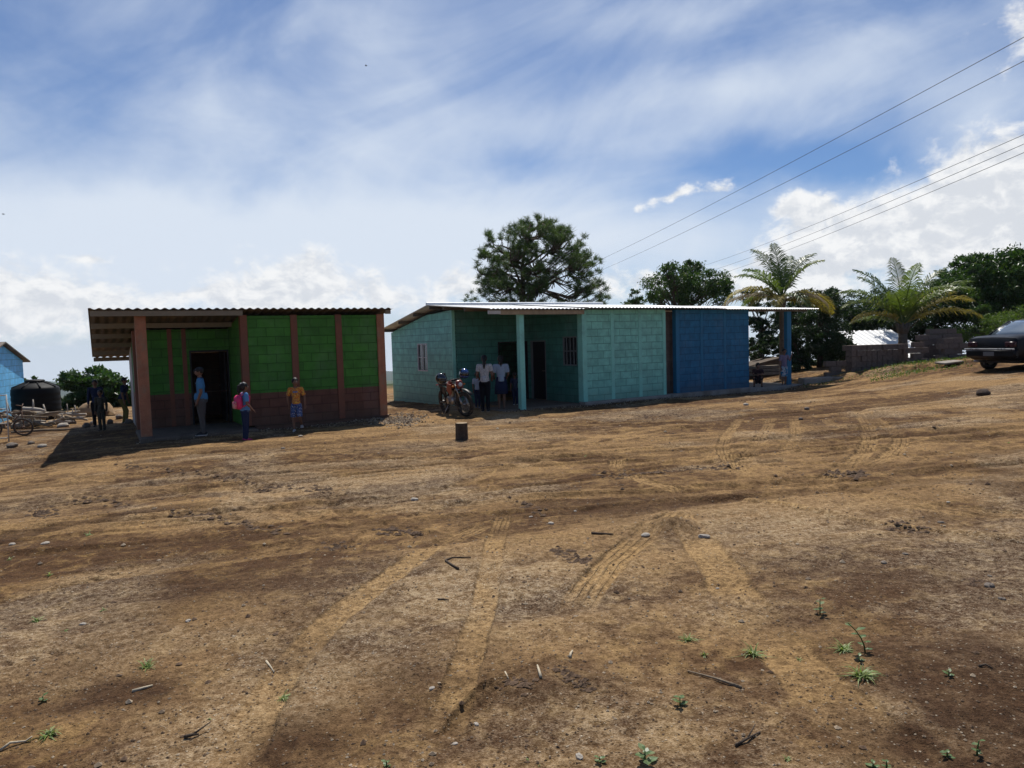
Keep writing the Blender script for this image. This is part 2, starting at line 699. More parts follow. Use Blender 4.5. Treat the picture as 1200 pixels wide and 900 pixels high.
def track(pix, width, strength, depth=.012, fade0=.3, fade1=.6, tread=1.0, dry=1.0, world=False, dk=0.0, rim=.5, tlen=99):
    pts = pix if world else [G(*p)[:2] for p in pix]
    path = smooth_path(pts, .10)
    hw = width / 2
    idx, sd_, ar, L = along(path, hw * 2.2)
    if len(idx) == 0: return
    wob = (fbm(ar * 3, ar * 0 + width * 31, 3, 3) - .5) * hw * .55
    e = np.abs(sd_ + wob) / hw
    m = 1 - sstep(e, .80, 1.08)
    fd = sstep(ar, 0, fade0) * sstep(L - ar, 0, fade1) if fade0 or fade1 else 1
    patch = .30 + .70 * sstep(fbm(gx[idx] * 1.6, gy[idx] * 1.6, 3, 83), .36, .56)
    m2 = m * fd * strength * patch * .92
    sel = m2 > tr_m[idx]
    ii = idx[sel]
    tr_m[ii] = (m2 * dry)[sel]
    tf = 1 - sstep(ar, tlen * .6, tlen)
    tr_u[ii] = (sd_ / hw)[sel] * tread * (tf > .5)[sel]
    tr_v[ii] = ar[sel]
    ridge = np.exp(-((e - 1.15) / .22) ** 2) * rim
    prof = -m + ridge
    if tread:
        prof = prof + m * .35 * (1 - sstep(ar, tlen * .6, tlen)) * np.cos(sd_ / hw * PI * 4.2)
    gz[idx] += prof * depth * fd
    if dk: dark[idx] = np.maximum(dark[idx], m * fd * dk)


# the tyre prints of the photograph
track([(592, 598), (583, 625), (576, 665), (562, 720), (543, 790), (520, 850), (498, 905)], .17, .80, .009, .08, .9, dry=1, tlen=1.0)
track([(575, 612), (520, 636), (470, 668), (405, 715), (350, 765), (310, 825), (270, 905)], .21, .85, .008, .2, .2, tlen=1.1, rim=.25)
track([(800, 600), (755, 628), (720, 655), (690, 690), (668, 725)], .24, .95, .014, .2, .8)
track([(790, 600), (815, 632), (850, 672), (895, 735), (950, 795), (1010, 850), (1075, 910)], .30, .80, .009, .3, .1, tlen=1.3, rim=.25)
track([(868, 488), (850, 512), (850, 532), (872, 553), (925, 568)], .20, .9, .016, .3, 1.2)
track([(725, 535), (722, 545), (745, 560), (790, 572), (850, 578)], .20, .8, .014, .2, .8)
track([(905, 488), (890, 515), (868, 545)], .22, .55, .010)
track([(930, 490), (932, 510), (915, 530)], .20, .6, .010)
track([(1002, 478), (1018, 500), (1016, 525), (985, 550), (950, 570)], .24, .8, .014, .3, .8)
track([(1005, 478), (1040, 500), (1056, 515), (1040, 535), (1005, 548)], .24, .75, .014, .3, .8)
track([(960, 490), (985, 500), (1010, 505)], .22, .5, .010)
track([(560, 520), (640, 525), (760, 500), (900, 480), (1010, 468)], .5, .45, .015, 1, 1, tread=.0)
track([(770, 545), (900, 520), (1050, 512), (1210, 505)], .45, .5, .015, 1, 1, tread=0)
track([(845, 582), (940, 598), (1060, 616), (1210, 632)], .09, .95, -.028, .3, .1, tread=0, rim=0)
track([(820, 560), (940, 566), (1060, 590), (1210, 600)], .30, .4, .014, .5, .1, tread=.6)
track([(-20, 706), (60, 690), (140, 672), (250, 655)], .12, .25, .014, .1, .8, tread=.0)
track([(400, 650), (450, 615), (520, 594), (600, 574)], .16, .35, .016, .3, .4)
track([(430, 585), (560, 560), (700, 520), (800, 500)], .22, .35, .016, .3, .4, tread=0)
track([(-20, 636), (80, 617), (170, 600), (280, 590)], .42, .1, .012, .1, .8, tread=0, dry=0, dk=.85)
track([(140, 547), (200, 548), (260, 556), (312, 568)], .16, .2, .020, .2, .3, tread=0, dry=.2, dk=.6, rim=.6)
track([(60, 560), (150, 565), (240, 580), (330, 600), (420, 615)], .2, .3, .014, .3, .3, tread=0, dry=.5, rim=.8)
track([(200, 610), (235, 598), (290, 612), (330, 622)], .16, .2, .014, .2, .3, tread=0, dry=.3, dk=.4, rim=.5)
track([(0, 690), (120, 672), (280, 650), (420, 625)], .5, .45, .012, .3, .8, tread=0)
track([(250, 560), (320, 580), (400, 570), (480, 560)], .3, .3, .014, .3, .8, tread=0)
# chain of dark cleat marks at the left
for pix, wd in (([(-20, 708), (60, 691), (145, 667)], .10), ([(0, 782), (40, 775), (95, 762)], .1), ([(330, 640), (420, 612), (520, 594), (590, 576)], .12)):
    path = smooth_path([G(*p)[:2] for p in pix], .1)
    idx, sd_, ar, L = along(path, wd)
    m = (1 - sstep(np.abs(sd_), wd * .3, wd * .6)) * sstep(np.sin(ar * 2 * PI / .11 + sd_ * 30), .1, .6)
    dark[idx] = np.maximum(dark[idx], m * .7)
    gz[idx] -= m * .010
# many old, worn wheel lines sweeping through the yard
rg = random.Random(5)
for i in range(58):
    a0 = rg.uniform(-16, -4)
    y0 = rg.uniform(5.0, 15.5)
    a1 = rg.uniform(3, 19)
    y1 = y0 + rg.uniform(-.5, 4.5)
    mid = ((a0 + a1) / 2 + rg.uniform(-2, 2), (y0 + y1) / 2 + rg.uniform(-1.2, 1.2))
    if rg.random() < .35:
        a0 = rg.uniform(-6, 8); a1 = a0 + rg.uniform(2, 6) * rg.choice((1, -1)); y1 = y0 + rg.uniform(1, 6)
        mid = ((a0 + a1) / 2 + rg.uniform(-1, 1), (y0 + y1) / 2 + rg.uniform(-1, 1))
    dryv = rg.choice((.1, .5, .8))
    track([(a0, y0), mid, (a1, y1)], rg.uniform(.12, .34), rg.uniform(.2, .6), rg.uniform(.008, .024), 1.5, 1.5,
          tread=rg.choice((0, 0, 1)), dry=dryv, world=True, dk=.45 if dryv < .3 else 0, rim=rg.uniform(.4, .9))
# mounds scraped up by turning wheels


def mound(px, py, r, h, dk=0, sx=1.0):
    p = G(px, py)
    q = ((gx - p.x) / sx) ** 2 + (gy - p.y) ** 2
    m = np.exp(-q / (r * r))
    gz[:] += m * h * (.7 + .6 * f3)
    if dk: dark[:] = np.maximum(dark, m * dk)


mound(788, 619, .17, .085, .6)
mound(625, 805, .16, .045, .55)
mound(650, 782, .12, .03, .2)
mound(690, 800, .15, .02, .5)
mound(500, 842, .2, -.02, .3)
track([(505, 850), (545, 808), (590, 782), (640, 768), (700, 764)], .26, .15, -.022, .3, .6, tread=0, rim=0)
track([(520, 862), (560, 820), (610, 795)], .10, .1, .02, .1, .2, tread=0, dry=0, dk=.5)
for px, py, r, a in ((150, 820, .5, .65), (1130, 800, .45, .8), (1180, 860, .5, .8), (300, 760, .35, .4), (470, 700, .2, .2), (950, 740, .35, .25), (40, 880, .4, .5),
                     (330, 900, .3, .6), (500, 800, .4, .35), (900, 800, .3, .35), (1040, 690, .5, .35), (230, 690, .6, .3), (1150, 560, .8, .45), (700, 590, .7, .35)):
    p = G(px, py)
    q = (gx - p.x) ** 2 + ((gy - p.y) * .8) ** 2
    wv = np.exp(-q / (r * r * 1.5)) * min(a * 1.3, 1) * (.25 + 1.3 * sstep(fbm(gx * 2.2, gy * 2.2, 3, 91), .35, .65))
    dark[:] = np.clip(np.maximum(dark, wv), 0, 1)
for px, py, r, a in ((560, 690, .8, 1), (420, 760, .5, .8), (930, 620, .9, .8), (1170, 770, .3, .9), (1100, 850, .25, .9), (700, 860, .5, .6), (860, 710, .35, .6), (20, 590, 1.2, .5),
                     (760, 483, .9, 1.0), (960, 640, .8, .6), (450, 470, .8, .9), (500, 522, .8, .6)):
    p = G(px, py)
    q = ((gx - p.x) * .75) ** 2 + (gy - p.y) ** 2
    pale[:] = np.clip(np.maximum(pale, np.exp(-q / (r * r)) * a), 0, 1)

_g = gz.reshape(shp).copy()
_b = _g.copy()
_b[1:-1, 1:-1] = (_g[1:-1, 1:-1] * 4 + (_g[:-2, 1:-1] + _g[2:, 1:-1] + _g[1:-1, :-2] + _g[1:-1, 2:]) * 2 + _g[:-2, :-2] + _g[2:, 2:] + _g[:-2, 2:] + _g[2:, :-2]) / 16
_k = sstep(rad.reshape(shp), 4.0, 6.0)
gz = (_g * (1 - _k) + _b * _k).ravel()
V = np.stack([gx, gy, gz], 1)
nr, nc = shp
ii = np.arange(nr - 1)[:, None] * nc + np.arange(nc - 1)[None]
Fq = np.stack([ii, ii + 1, ii + 1 + nc, ii + nc], -1).reshape(-1, 4)
Fq = Fq[:, ::-1]
m, gt, b = new_mat('earth')
OBJ = gt.n('ShaderNodeTexCoord').outputs['Object']
tone_a, dark_a, m_a, u_a, v_a, pale_a = [gt.attr(k_) for k_ in ('tone', 'dark', 'trm', 'tru', 'trv', 'pale')]
nA = gt.noise(OBJ, .9, 6, .6, .4)
nB = gt.noise(OBJ, 5.5, 6, .65, .6)
nC = gt.noise(OBJ, 26, 5, .7)
nD = gt.noise(OBJ, 110, 3, .7)
f = gt.math('ADD', gt.math('MULTIPLY', gt.math('SUBTRACT', nA, .5), 1.6), gt.math('MULTIPLY', gt.math('SUBTRACT', nB, .5), 1.2))
f = gt.math('ADD', f, gt.math('ADD', tone_a, .5))
c = gt.mix(gt.map(f, .12, .88), (.094, .049, .022), (.295, .182, .082))
c = gt.mix(gt.map(nB, .46, .70, 0, .50), c, (.36, .225, .085))
pm = gt.math('MULTIPLY', pale_a, gt.map(gt.math('ADD', gt.math('MULTIPLY', nB, .35), gt.math('ADD', gt.math('MULTIPLY', nC, .5), gt.math('MULTIPLY', nD, .6))), .60, .88))
c = gt.mix(gt.math('MULTIPLY', pm, .80), c, (.40, .325, .225))
# dust in the fresh prints
strip = gt.math('ABSOLUTE', gt.math('SINE', gt.math('MULTIPLY', u_a, 6.6)))
chev = gt.math('SINE', gt.math('ADD', gt.math('MULTIPLY', v_a, 110.0), gt.math('MULTIPLY', gt.math('ABSOLUTE', u_a), 4.0)))
tread_m = gt.math('MULTIPLY', gt.map(strip, .15, .55), gt.map(chev, -.9, .2, .8, 1))
tread_on = gt.math('MULTIPLY', gt.map(gt.math('ABSOLUTE', u_a), .0, .02), gt.map(gt.noise(OBJ, 1.7, 3), .42, .58, .12, 1.0))
trd = gt.math('ADD', gt.math('MULTIPLY', tread_m, tread_on), gt.math('SUBTRACT', 1.0, tread_on))
c = gt.mix(gt.math('MULTIPLY', gt.math('MULTIPLY', m_a, gt.map(nC, .3, .6, .55, .92)), gt.map(trd, 0, 1, .74, 1.0)), c, (.41, .262, .115))
c = gt.mix(gt.math('MULTIPLY', dark_a, gt.map(nB, .3, .6, .5, .95)), c, (.055, .027, .013))
# grit: small dark and pale grains
vg = gt.n('ShaderNodeTexVoronoi'); vg.inputs['Scale'].default_value = 70
gt.put(vg.inputs['Vector'], gt.vmath('ADD', OBJ, gt.vmath('SCALE', (0, 0, 0))))
wsep = gt.n('ShaderNodeSeparateColor'); gt.L.new(vg.outputs['Color'], wsep.inputs[0])
grainl = gt.map(wsep.outputs[0], .90, .93)
graind = gt.map(wsep.outputs[1], .86, .90)
near_g = gt.map(vg.outputs['Distance'], .45, .25)
c = gt.mix(gt.math('MULTIPLY', gt.math('MULTIPLY', grainl, near_g), gt.math('ADD', .25, gt.math('MULTIPLY', pale_a, .5))), c, (.55, .47, .36))
c = gt.mix(gt.math('MULTIPLY', gt.math('MULTIPLY', graind, near_g), .75), c, (.045, .026, .014))
c = gt.mix(1.0, c, gt.mix(gt.map(nC, .3, .7), (.62, .60, .58), (1.30, 1.30, 1.30)), 'MULTIPLY')
c = gt.mix(1.0, c, gt.mix(gt.map(nD, .3, .7), (.74, .72, .70), (1.22, 1.22, 1.22)), 'MULTIPLY')
geo = gt.n('ShaderNodeNewGeometry')
dst = gt.vmath('LENGTH', geo.outputs['Position'], out='Value')
# beyond the yard the land is grown over
c = gt.mix(gt.map(dst, 33, 42), c, gt.mix(gt.map(gt.noise(OBJ, .08, 5, .6), .4, .6), (.035, .055, .022), (.075, .095, .035)))
gt.put(b.inputs['Base Color'], c)
b.inputs['Roughness'].default_value = .95
b.inputs['Specular IOR Level'].default_value = .12
hB = gt.math('ADD', gt.math('MULTIPLY', nB, .9), gt.math('MULTIPLY', nC, .75))
hB = gt.math('ADD', hB, gt.math('MULTIPLY', gt.math('MULTIPLY', trd, m_a), .9))
bn = gt.bump(hB, .9, .028)
bn = gt.bump(gt.math('ADD', nD, gt.math('MULTIPLY', gt.math('MULTIPLY', near_g, gt.math('ADD', grainl, graind)), .6)), 1.0, .008, bn)
gt.put(b.inputs['Normal'], bn)
ground = np_mesh('ground', V, Fq, m, smooth=True)
for nm, arr in (('tone', tone), ('dark', dark), ('trm', tr_m), ('tru', tr_u), ('trv', tr_v), ('pale', pale)):
    a = ground.data.attributes.new(nm, 'FLOAT', 'POINT')
    a.data.foreach_set('value', np.ascontiguousarray(arr, dtype=np.float32))
tag(ground, 'brown earth yard crossed by tyre prints', None, kind='structure')
EARTH = m
_grid = gz.reshape(shp)


def GH(x, y):
    """real ground height (with ruts) at x,y inside the dense part"""
    r = math.hypot(x, y)
    t = math.atan2(x, y)
    j = int(np.clip(np.searchsorted(th, t), 1, nc - 1))
    i = int(np.clip(np.searchsorted(rr, r), 1, nr - 1))
    a = (t - th[j - 1]) / (th[j] - th[j - 1])
    b_ = (r - rr[i - 1]) / (rr[i] - rr[i - 1])
    g_ = _grid
    return float((g_[i - 1, j - 1] * (1 - a) + g_[i - 1, j] * a) * (1 - b_) + (g_[i, j - 1] * (1 - a) + g_[i, j] * a) * b_)


def GP(px, py):
    p = G(px, py)
    return Vector((p.x, p.y, GH(p.x, p.y)))


# hills on the horizon at the left, blue with distance
def hills(name, dist, a0, a1, f_top, matn, seed, depth):
    n = 160
    V_, F_ = [], []
    rows = [(-.5 * depth, 0.0), (-.25 * depth, .55), (-.1 * depth, .88), (0, 1.0), (.25 * depth, .7), (.6 * depth, 0)]
    for i in range(n + 1):
        a = R(a0 + (a1 - a0) * i / n)
        for (dd, k_) in rows:
            r = dist + dd
            top = f_top(math.degrees(a)) + (fbm(np.array([i * .09]), np.array([k_ * 2.0]), 4, seed)[0] - .5) * dist * .012
            z = -dist * .075 * (1 - k_) + top * k_
            V_.append((r * math.sin(a), r * math.cos(a), z))
    for i in range(n):
        for j in range(len(rows) - 1):
            q = i * len(rows) + j
            F_.append((q, q + 1, q + 1 + len(rows), q + len(rows)))
    o = np_mesh(name, np.array(V_), np.array(F_), matn, smooth=True)
    tag(o, None, None, kind='structure')
    return o


HILL = mat('hill_forest', (.030, .052, .030), .95, var=.35, scale=.01)
hills('hills', 2300, -75, 60, lambda a: -86 + 15 * math.exp(-((a + 34.0) / 2.6) ** 2) + 6 * math.sin(a * .5), HILL, 3, 900)
# ------------------------------------------------------------------ wall materials
def block_mat(name, col, var=.10, bump=.9, grime=(.10, .08, .06), grime_amt=.35, groove=.62, low=.9, stains=None, offx=0.0, offz=0.0):
    m, nt, b = new_mat(name)
    oc = nt.n('ShaderNodeTexCoord').outputs['Object']
    sp = nt.n('ShaderNodeSeparateXYZ'); nt.L.new(oc, sp.inputs[0])
    al = nt.math('ADD', sp.outputs[0], sp.outputs[1])
    cb_ = nt.n('ShaderNodeCombineXYZ')
    wob = nt.math('MULTIPLY', nt.math('SUBTRACT', nt.noise(oc, 6, 3), .5), .014)
    nt.put(cb_.inputs[0], nt.math('ADD', nt.math('ADD', al, offx), wob)); nt.put(cb_.inputs[1], nt.math('ADD', nt.math('ADD', sp.outputs[2], offz), wob))
    br = nt.n('ShaderNodeTexBrick')
    nt.L.new(cb_.outputs[0], br.inputs['Vector'])
    br.offset = .5
    br.inputs['Scale'].default_value = 1
    br.inputs['Brick Width'].default_value = .42
    br.inputs['Row Height'].default_value = .212
    br.inputs['Mortar Size'].default_value = .0085
    br.inputs['Mortar Smooth'].default_value = .25
    br.inputs['Color1'].default_value = (0, 0, 0, 1)
    br.inputs['Color2'].default_value = (1, 1, 1, 1)
    br.inputs['Mortar'].default_value = (.5, .5, .5, 1)
    per = nt.n('ShaderNodeSeparateColor'); nt.L.new(br.outputs['Color'], per.inputs[0])
    lo = tuple(c * (1 - var) for c in col); hi = tuple(min(1, c * (1 + var)) for c in col)
    c = nt.mix(per.outputs[0], lo, hi)
    n1 = nt.noise(oc, 3.2, 6, .65)
    n2 = nt.noise(oc, 60, 3, .6)
    c = nt.mix(1.0, c, nt.mix(nt.map(n1, .3, .7), (.80, .80, .80), (1.14, 1.14, 1.14)), 'MULTIPLY')
    fade = nt.map(nt.noise(nt.vmath('MULTIPLY', oc, (1, 1, .5)), 1.6, 5, .65), .45, .7, 0, .28)
    c = nt.mix(fade, c, tuple(q * .6 + .10 for q in col))
    c = nt.mix(nt.math('MULTIPLY', br.outputs['Fac'], groove), c, tuple(q * .32 for q in col))
    # mud splashed up from the ground, worn patches
    gl = nt.map(nt.math('SUBTRACT', sp.outputs[2], nt.math('MULTIPLY', nt.math('SUBTRACT', n1, .5), .7)), low * .55, 0, 0, 1)
    c = nt.mix(nt.math('MULTIPLY', gl, grime_amt), c, grime)
    wp = nt.map(nt.noise(nt.vmath('MULTIPLY', oc, (1, 1, .35)), 5, 6, .7), .62, .75, 0, grime_amt)
    c = nt.mix(wp, c, grime)
    nt.put(b.inputs['Base Color'], c)
    b.inputs['Roughness'].default_value = .62
    b.inputs['Specular IOR Level'].default_value = .3
    h = nt.math('ADD', nt.math('MULTIPLY', br.outputs['Fac'], -1.0), nt.math('MULTIPLY', n2, .18))
    h = nt.math('ADD', h, nt.math('MULTIPLY', per.outputs[0], .15))
    nt.put(b.inputs['Normal'], nt.bump(h, bump, .012))
    return m


GREEN = block_mat('green_block_wall', (.048, .185, .021), var=.15, grime=(.10, .07, .03), grime_amt=.22, low=.1)
BROWNB = block_mat('brown_block_wall', (.150, .060, .036), var=.12, grime=(.10, .065, .04), grime_amt=.45, low=.9)
TERRA = mat('terracotta_paint', (.200, .075, .042), .6, var=.12, scale=3, bump=.25, dirt=(.12, .075, .045), dirt_amt=.5)
TERRA2 = mat('streaked_terracotta_post', (.36, .145, .075), .6, var=.22, scale=5, bump=.3, dirt=(.22, .19, .12), dirt_amt=.7)
TURQ = block_mat('turquoise_block_wall', (.25, .60, .47), var=.07, grime=(.17, .19, .12), grime_amt=.42, low=1.0)
TURQ_D = block_mat('darker_porch_wall', (.060, .205, .155), var=.07, grime=(.06, .08, .06), grime_amt=.25, low=.8)  # porch walls: a darker version of the turquoise block wall
TURQP = mat('turquoise_paint', (.27, .63, .50), .55, var=.08, scale=3, bump=.2, dirt=(.12, .2, .15), dirt_amt=.35)
BLUE = block_mat('blue_block_wall', (.022, .155, .285), var=.07, grime=(.07, .09, .10), grime_amt=.55, low=1.0)
BLUEP = mat('blue_paint', (.024, .17, .30), .55, var=.1, scale=3, bump=.2, dirt=(.04, .08, .12), dirt_amt=.4)
BARE = block_mat('bare_block_wall', (.17, .125, .10), var=.15, groove=.35, grime_amt=.3)
CONC = mat('concrete', (.30, .265, .225), .9, var=.18, scale=3, bump=.5, dirt=(.17, .12, .075), dirt_amt=.7)
CONCD = mat('muddy_concrete', (.15, .115, .085), .9, var=.25, scale=4, bump=.6, dirt=(.09, .06, .04), dirt_amt=.7)
ZINC = mat('zinc_sheet', (.74, .75, .75), .45, metal=.15, var=.10, scale=2.2, bump=.1, dirt=(.38, .33, .27), dirt_amt=.35, spec=.5)
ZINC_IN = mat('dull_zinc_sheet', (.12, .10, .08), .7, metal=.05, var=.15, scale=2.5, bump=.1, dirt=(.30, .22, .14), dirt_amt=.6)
PURLIN = mat('cream_steel_purlin', (.22, .18, .12), .5, var=.12, scale=4, bump=.1, dirt=(.22, .15, .09), dirt_amt=.5)
BLACKD = mat('dark_steel_door', (.018, .016, .016), .5, var=.2, scale=4, bump=.1)
FRAMEM = FRAMEW = mat('white_window_frame', (.62, .60, .56), .5, var=.1, scale=5, dirt=(.3, .25, .2), dirt_amt=.4)
GLASSD = mat('dark_window_glass', (.02, .022, .024), .12, var=.2, scale=3, spec=.6)
WHITEW = mat('white_plaster', (.62, .58, .54), .8, var=.1, scale=3, bump=.3, dirt=(.40, .26, .20), dirt_amt=.5)


def roof_mesh(name, x0, x1, prof, parent, matn, period=.18, amp=.016, thick=.003, kind=0, label=None, skew=0.0):
    """corrugated sheet: waves run along x, the sheet follows the (y, z) line prof"""
    n = int((x1 - x0) / period * 8)
    xs = np.linspace(x0, x1, n + 1)
    ph = (xs / period) % 1.0
    if kind == 0:
        wv = amp * np.cos(ph * 2 * PI)
    else:   # ribbed sheet: narrow high ribs, flat pans
        wv = amp * 2.2 * np.clip(1.5 - np.abs(ph - .5) * 7.0, 0, 1) - amp
    V_ = []
    k = len(prof)
    for s in (1, 0):
        for (y, z) in prof:
            for i in range(n + 1):
                V_.append((xs[i], y, z + wv[i] + s * thick))
    V_ = np.array(V_)
    nn = n + 1
    F_ = []
    for j in range(k - 1):
        a = j * nn + np.arange(n)
        F_.append(np.stack([a, a + 1, a + 1 + nn, a + nn], 1))
        b_ = a + k * nn
        F_.append(np.stack([b_, b_ + nn, b_ + 1 + nn, b_ + 1], 1))
    for j in (0, k - 1):
        a = j * nn + np.arange(n)
        F_.append(np.stack([a, a + k * nn, a + 1 + k * nn, a + 1], 1))
    for i in (0, n):
        a = np.arange(k - 1) * nn + i
        F_.append(np.stack([a, a + nn, a + nn + k * nn, a + k * nn], 1))
    o = np_mesh(name, V_, np.concatenate(F_), matn, parent)
    if label: o['label'] = label
    return o


def bx(name, a, b, matn, parent, bev=0.0, label=None):
    return MB().box(a, b, 0, bev).build(name, matn, parent, label=label)


def cut_wall(name, axis, t0, t1, u0, u1, z0, z1, holes, matn, parent, ztop=None, label=None):
    """wall plate with rectangular openings. axis 'x': runs along x between u0 and u1, thickness t0..t1 in y; 'y' the other way.
    ztop(u): optional sloping top"""
    us = sorted(set([u0, u1] + [h[0] for h in holes] + [h[1] for h in holes]))
    m_ = MB()
    zt = ztop or (lambda u: z1)
    for i in range(len(us) - 1):
        a, b = us[i], us[i + 1]
        spans = []
        hs = [h for h in holes if h[0] < (a + b) / 2 < h[1]]
        cuts = sorted([(h[2], h[3]) for h in hs])
        z = z0
        for (c0, c1) in cuts:
            if c0 > z + 1e-4: spans.append((z, c0, None))
            z = c1
        spans.append((z, None, None))
        for (s0, s1, _) in spans:
            za, zb = (s1, s1) if s1 is not None else (zt(a), zt(b))
            poly = [(a, s0), (b, s0), (b, zb), (a, za)]
            if axis == 'x':
                vs_ = [(p[0], t, p[1]) for t in (t0, t1) for p in poly]
            else:
                vs_ = [(t, p[0], p[1]) for t in (t0, t1) for p in poly]
            m_.add(vs_, [(0, 1, 2, 3), (7, 6, 5, 4), (0, 4, 5, 1), (1, 5, 6, 2), (2, 6, 7, 3), (3, 7, 4, 0)])
    o = m_.build(name, matn, parent)
    if label: o['label'] = label
    return o


def window(parent, axis, t, u0, u1, z0, z1, nb=2, out=-1, fm=None):
    FRAMEM = fm or FRAMEW
    """steel window: frame with bars in front of dark glass; set into an opening at depth t"""
    def P(u, w_, z): return (u, t + w_, z) if axis == 'x' else (t + w_, u, z)
    m_ = MB()
    e = .035
    for (a, b, c, d) in ((u0, u1, z0, z0 + e), (u0, u1, z1 - e, z1), (u0, u0 + e, z0 + e, z1 - e), (u1 - e, u1, z0 + e, z1 - e)):
        m_.box(P(a, -.03 * 1, c), P(b, .03, d))
    fr = m_.build('window', FRAMEM, parent)
    g_ = MB().box(P(u0 + e, .012, z0 + e), P(u1 - e, .018, z1 - e)).build('pane', GLASSD, fr)
    br_ = MB()
    for i in range(nb):
        u = u0 + (u1 - u0) * (i + 1) / (nb + 1)
        br_.box(P(u - .012, -.028, z0 + e), P(u + .012, -.004, z1 - e))
    zz = (z0 + z1) / 2
    br_.box(P(u0 + e, -.0245, zz - .012), P(u1 - e, -.008, zz + .012))
    br_.build('bars', FRAMEM, fr)
    return fr


# ================================================================== building 1: green and brown classroom
A1 = math.atan2(2.85, 4.88)
b1 = thing('green_classroom', 'green and brown block building with a dark open porch at its left end', 'building', (-8.16, 15.62, 0), A1)
W1, D1 = 5.66, 5.6
SL1 = -.155
PB = 1.75


def zt1(y): return 2.66 + SL1 * y


PX = [2.20, 3.36, 4.46]      # front pilasters
bx('floor_slab', (-.10, -.42, -.35), (2.36, 1.76, -.03), CONCD, b1, .02)
bx('foundation', (2.37, -.045, -.45), (W1 + .04, 0.2, .015), BROWNB, b1)
for k_, (a, b) in enumerate(((2.28, 3.28), (3.44, 4.38), (4.54, 5.46))):
    bx('lower_wall_panel', (a, .02, .016), (b, .17, .78), BROWNB, b1)
    bx('upper_wall_panel', (a, .022, .781), (b, .17, 2.62), GREEN, b1)
for px_ in (2.12, 3.28, 4.38):
    bx('pilaster', (px_, -.012, .016), (px_ + .16, .19, 2.64), TERRA, b1, .006)
bx('corner_post', (5.46, -.02, -.3), (W1, .18, 2.64), TERRA2, b1, .006)
bx('corner_post', (-.06, -.03, -.3), (.16, .20, 2.64), TERRA2, b1, .006)
bx('corner_post', (-.06, PB - .04, -.3), (.13, PB + .17, zt1(PB + .2)), TERRA, b1, .006)
# porch walls: back wall with the doorway, right cheek
cut_wall('porch_wall', 'x', PB, PB + .15, .13, 2.12, .781, zt1(PB + .15), [(1.18, 2.10, .5, 1.84)], GREEN, b1)
cut_wall('porch_wall', 'x', PB - .004, PB + .146, .13, 2.12, -.03, .780, [(1.18, 2.10, -.1, .79)], BROWNB, b1)
for x_ in (.70, 1.02):
    bx('pilaster', (x_, PB - .02, -.02), (x_ + .10, PB - .0045, zt1(PB)), TERRA, b1)
cut_wall('cheek_wall', 'y', 2.13, 2.27, .19, PB + .1, 0, 2.6, [], GREEN, b1, ztop=zt1)
fr = MB()
fr.box((1.18, PB - .02, -.02), (1.22, PB + .12, 1.84)); fr.box((2.06, PB - .02, -.02), (2.10, PB + .12, 1.84)); fr.box((1.22, PB - .02, 1.80), (2.06, PB + .12, 1.84))
dfr = fr.build('door_frame', BLACKD, b1)
dr = bx('door', (2.01, PB + .16, -.01), (2.045, PB + .98, 1.79), BLACKD, b1, .004)
MB().tube([(2.01, PB + .88, .9), (1.96, PB + .88, .9), (1.96, PB + .78, .9)], .011).build('handle', ZINC_IN, dr, 'all')
# side and back walls
cut_wall('side_wall', 'y', .0, .14, PB + .17, 4.1, .78, 2.6, [], GREEN, b1, ztop=lambda u: zt1(u) - .02)
cut_wall('lower_side_wall', 'y', -.004, .14, PB + .17, 4.1, -.4, .779, [], TERRA, b1)
cut_wall('white_side_wall', 'y', -.012, .14, 4.1, D1, -.4, 2.6, [], WHITEW, b1, ztop=lambda u: zt1(u) - .02, label='white plastered rear stretch of the side wall')
cut_wall('right_side_wall', 'y', W1 - .15, W1 - .005, .18, D1, -.4, 2.6, [], TERRA, b1, ztop=lambda u: zt1(u) - .02)
cut_wall('back_wall', 'x', D1, D1 + .15, 0, W1 - .005, -.4, zt1(D1) - .03, [], BROWNB, b1)
# roof
RX0, RX1 = -.92, 5.84
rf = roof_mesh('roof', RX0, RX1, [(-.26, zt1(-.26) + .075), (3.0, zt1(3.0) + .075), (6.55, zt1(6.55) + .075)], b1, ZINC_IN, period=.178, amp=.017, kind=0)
for j_, y_ in enumerate((-.20, 1.22, 2.55, 3.9, 5.2, 6.4)):
    x1_ = 2.16 if j_ == 0 else W1 + .1
    zz = zt1(y_)
    bx('purlin', (RX0 + .03, y_, zz - .07), (x1_, y_ + .05, zz + .045), PURLIN, b1)
bx('purlin', (W1 - .02, -.20, zt1(-.2) - .055), (RX1 - .06, -.15, zt1(-.2) + .045), PURLIN, b1)
bx('verge_beam', (RX0 + .0, -.24, 0), (RX0 + .028, 6.5, .001), PURLIN, b1).hide_render = False
bpy.data.objects.remove([o for o in b1.children if o.name.startswith('verge_beam')][0])

# ================================================================== building 2: turquoise classroom
A2 = math.atan2(.53, .85)
d2 = Vector((math.cos(A2), math.sin(A2)))
n2_ = Vector((-math.sin(A2), math.cos(A2)))
O2 = Vector((2.016, 20.2)) - d2 * 2.75
b2 = thing('turquoise_classroom', 'turquoise block building with a shaded porch behind one turquoise post', 'building', (O2.x, O2.y, 0), A2)
YW = 2.66
YB = 7.15


def zt2(y):
    return 2.66 + .078 * y if y < 3.55 else 2.66 + .078 * 3.55 - .165 * (y - 3.55)


bx('floor_slab', (.0, .05, -.4), (2.74, YW, .012), CONCD, b2, .015)
bx('foundation', (2.70, -.16, -.4), (6.30, .15, .05), CONC, b2, .02)
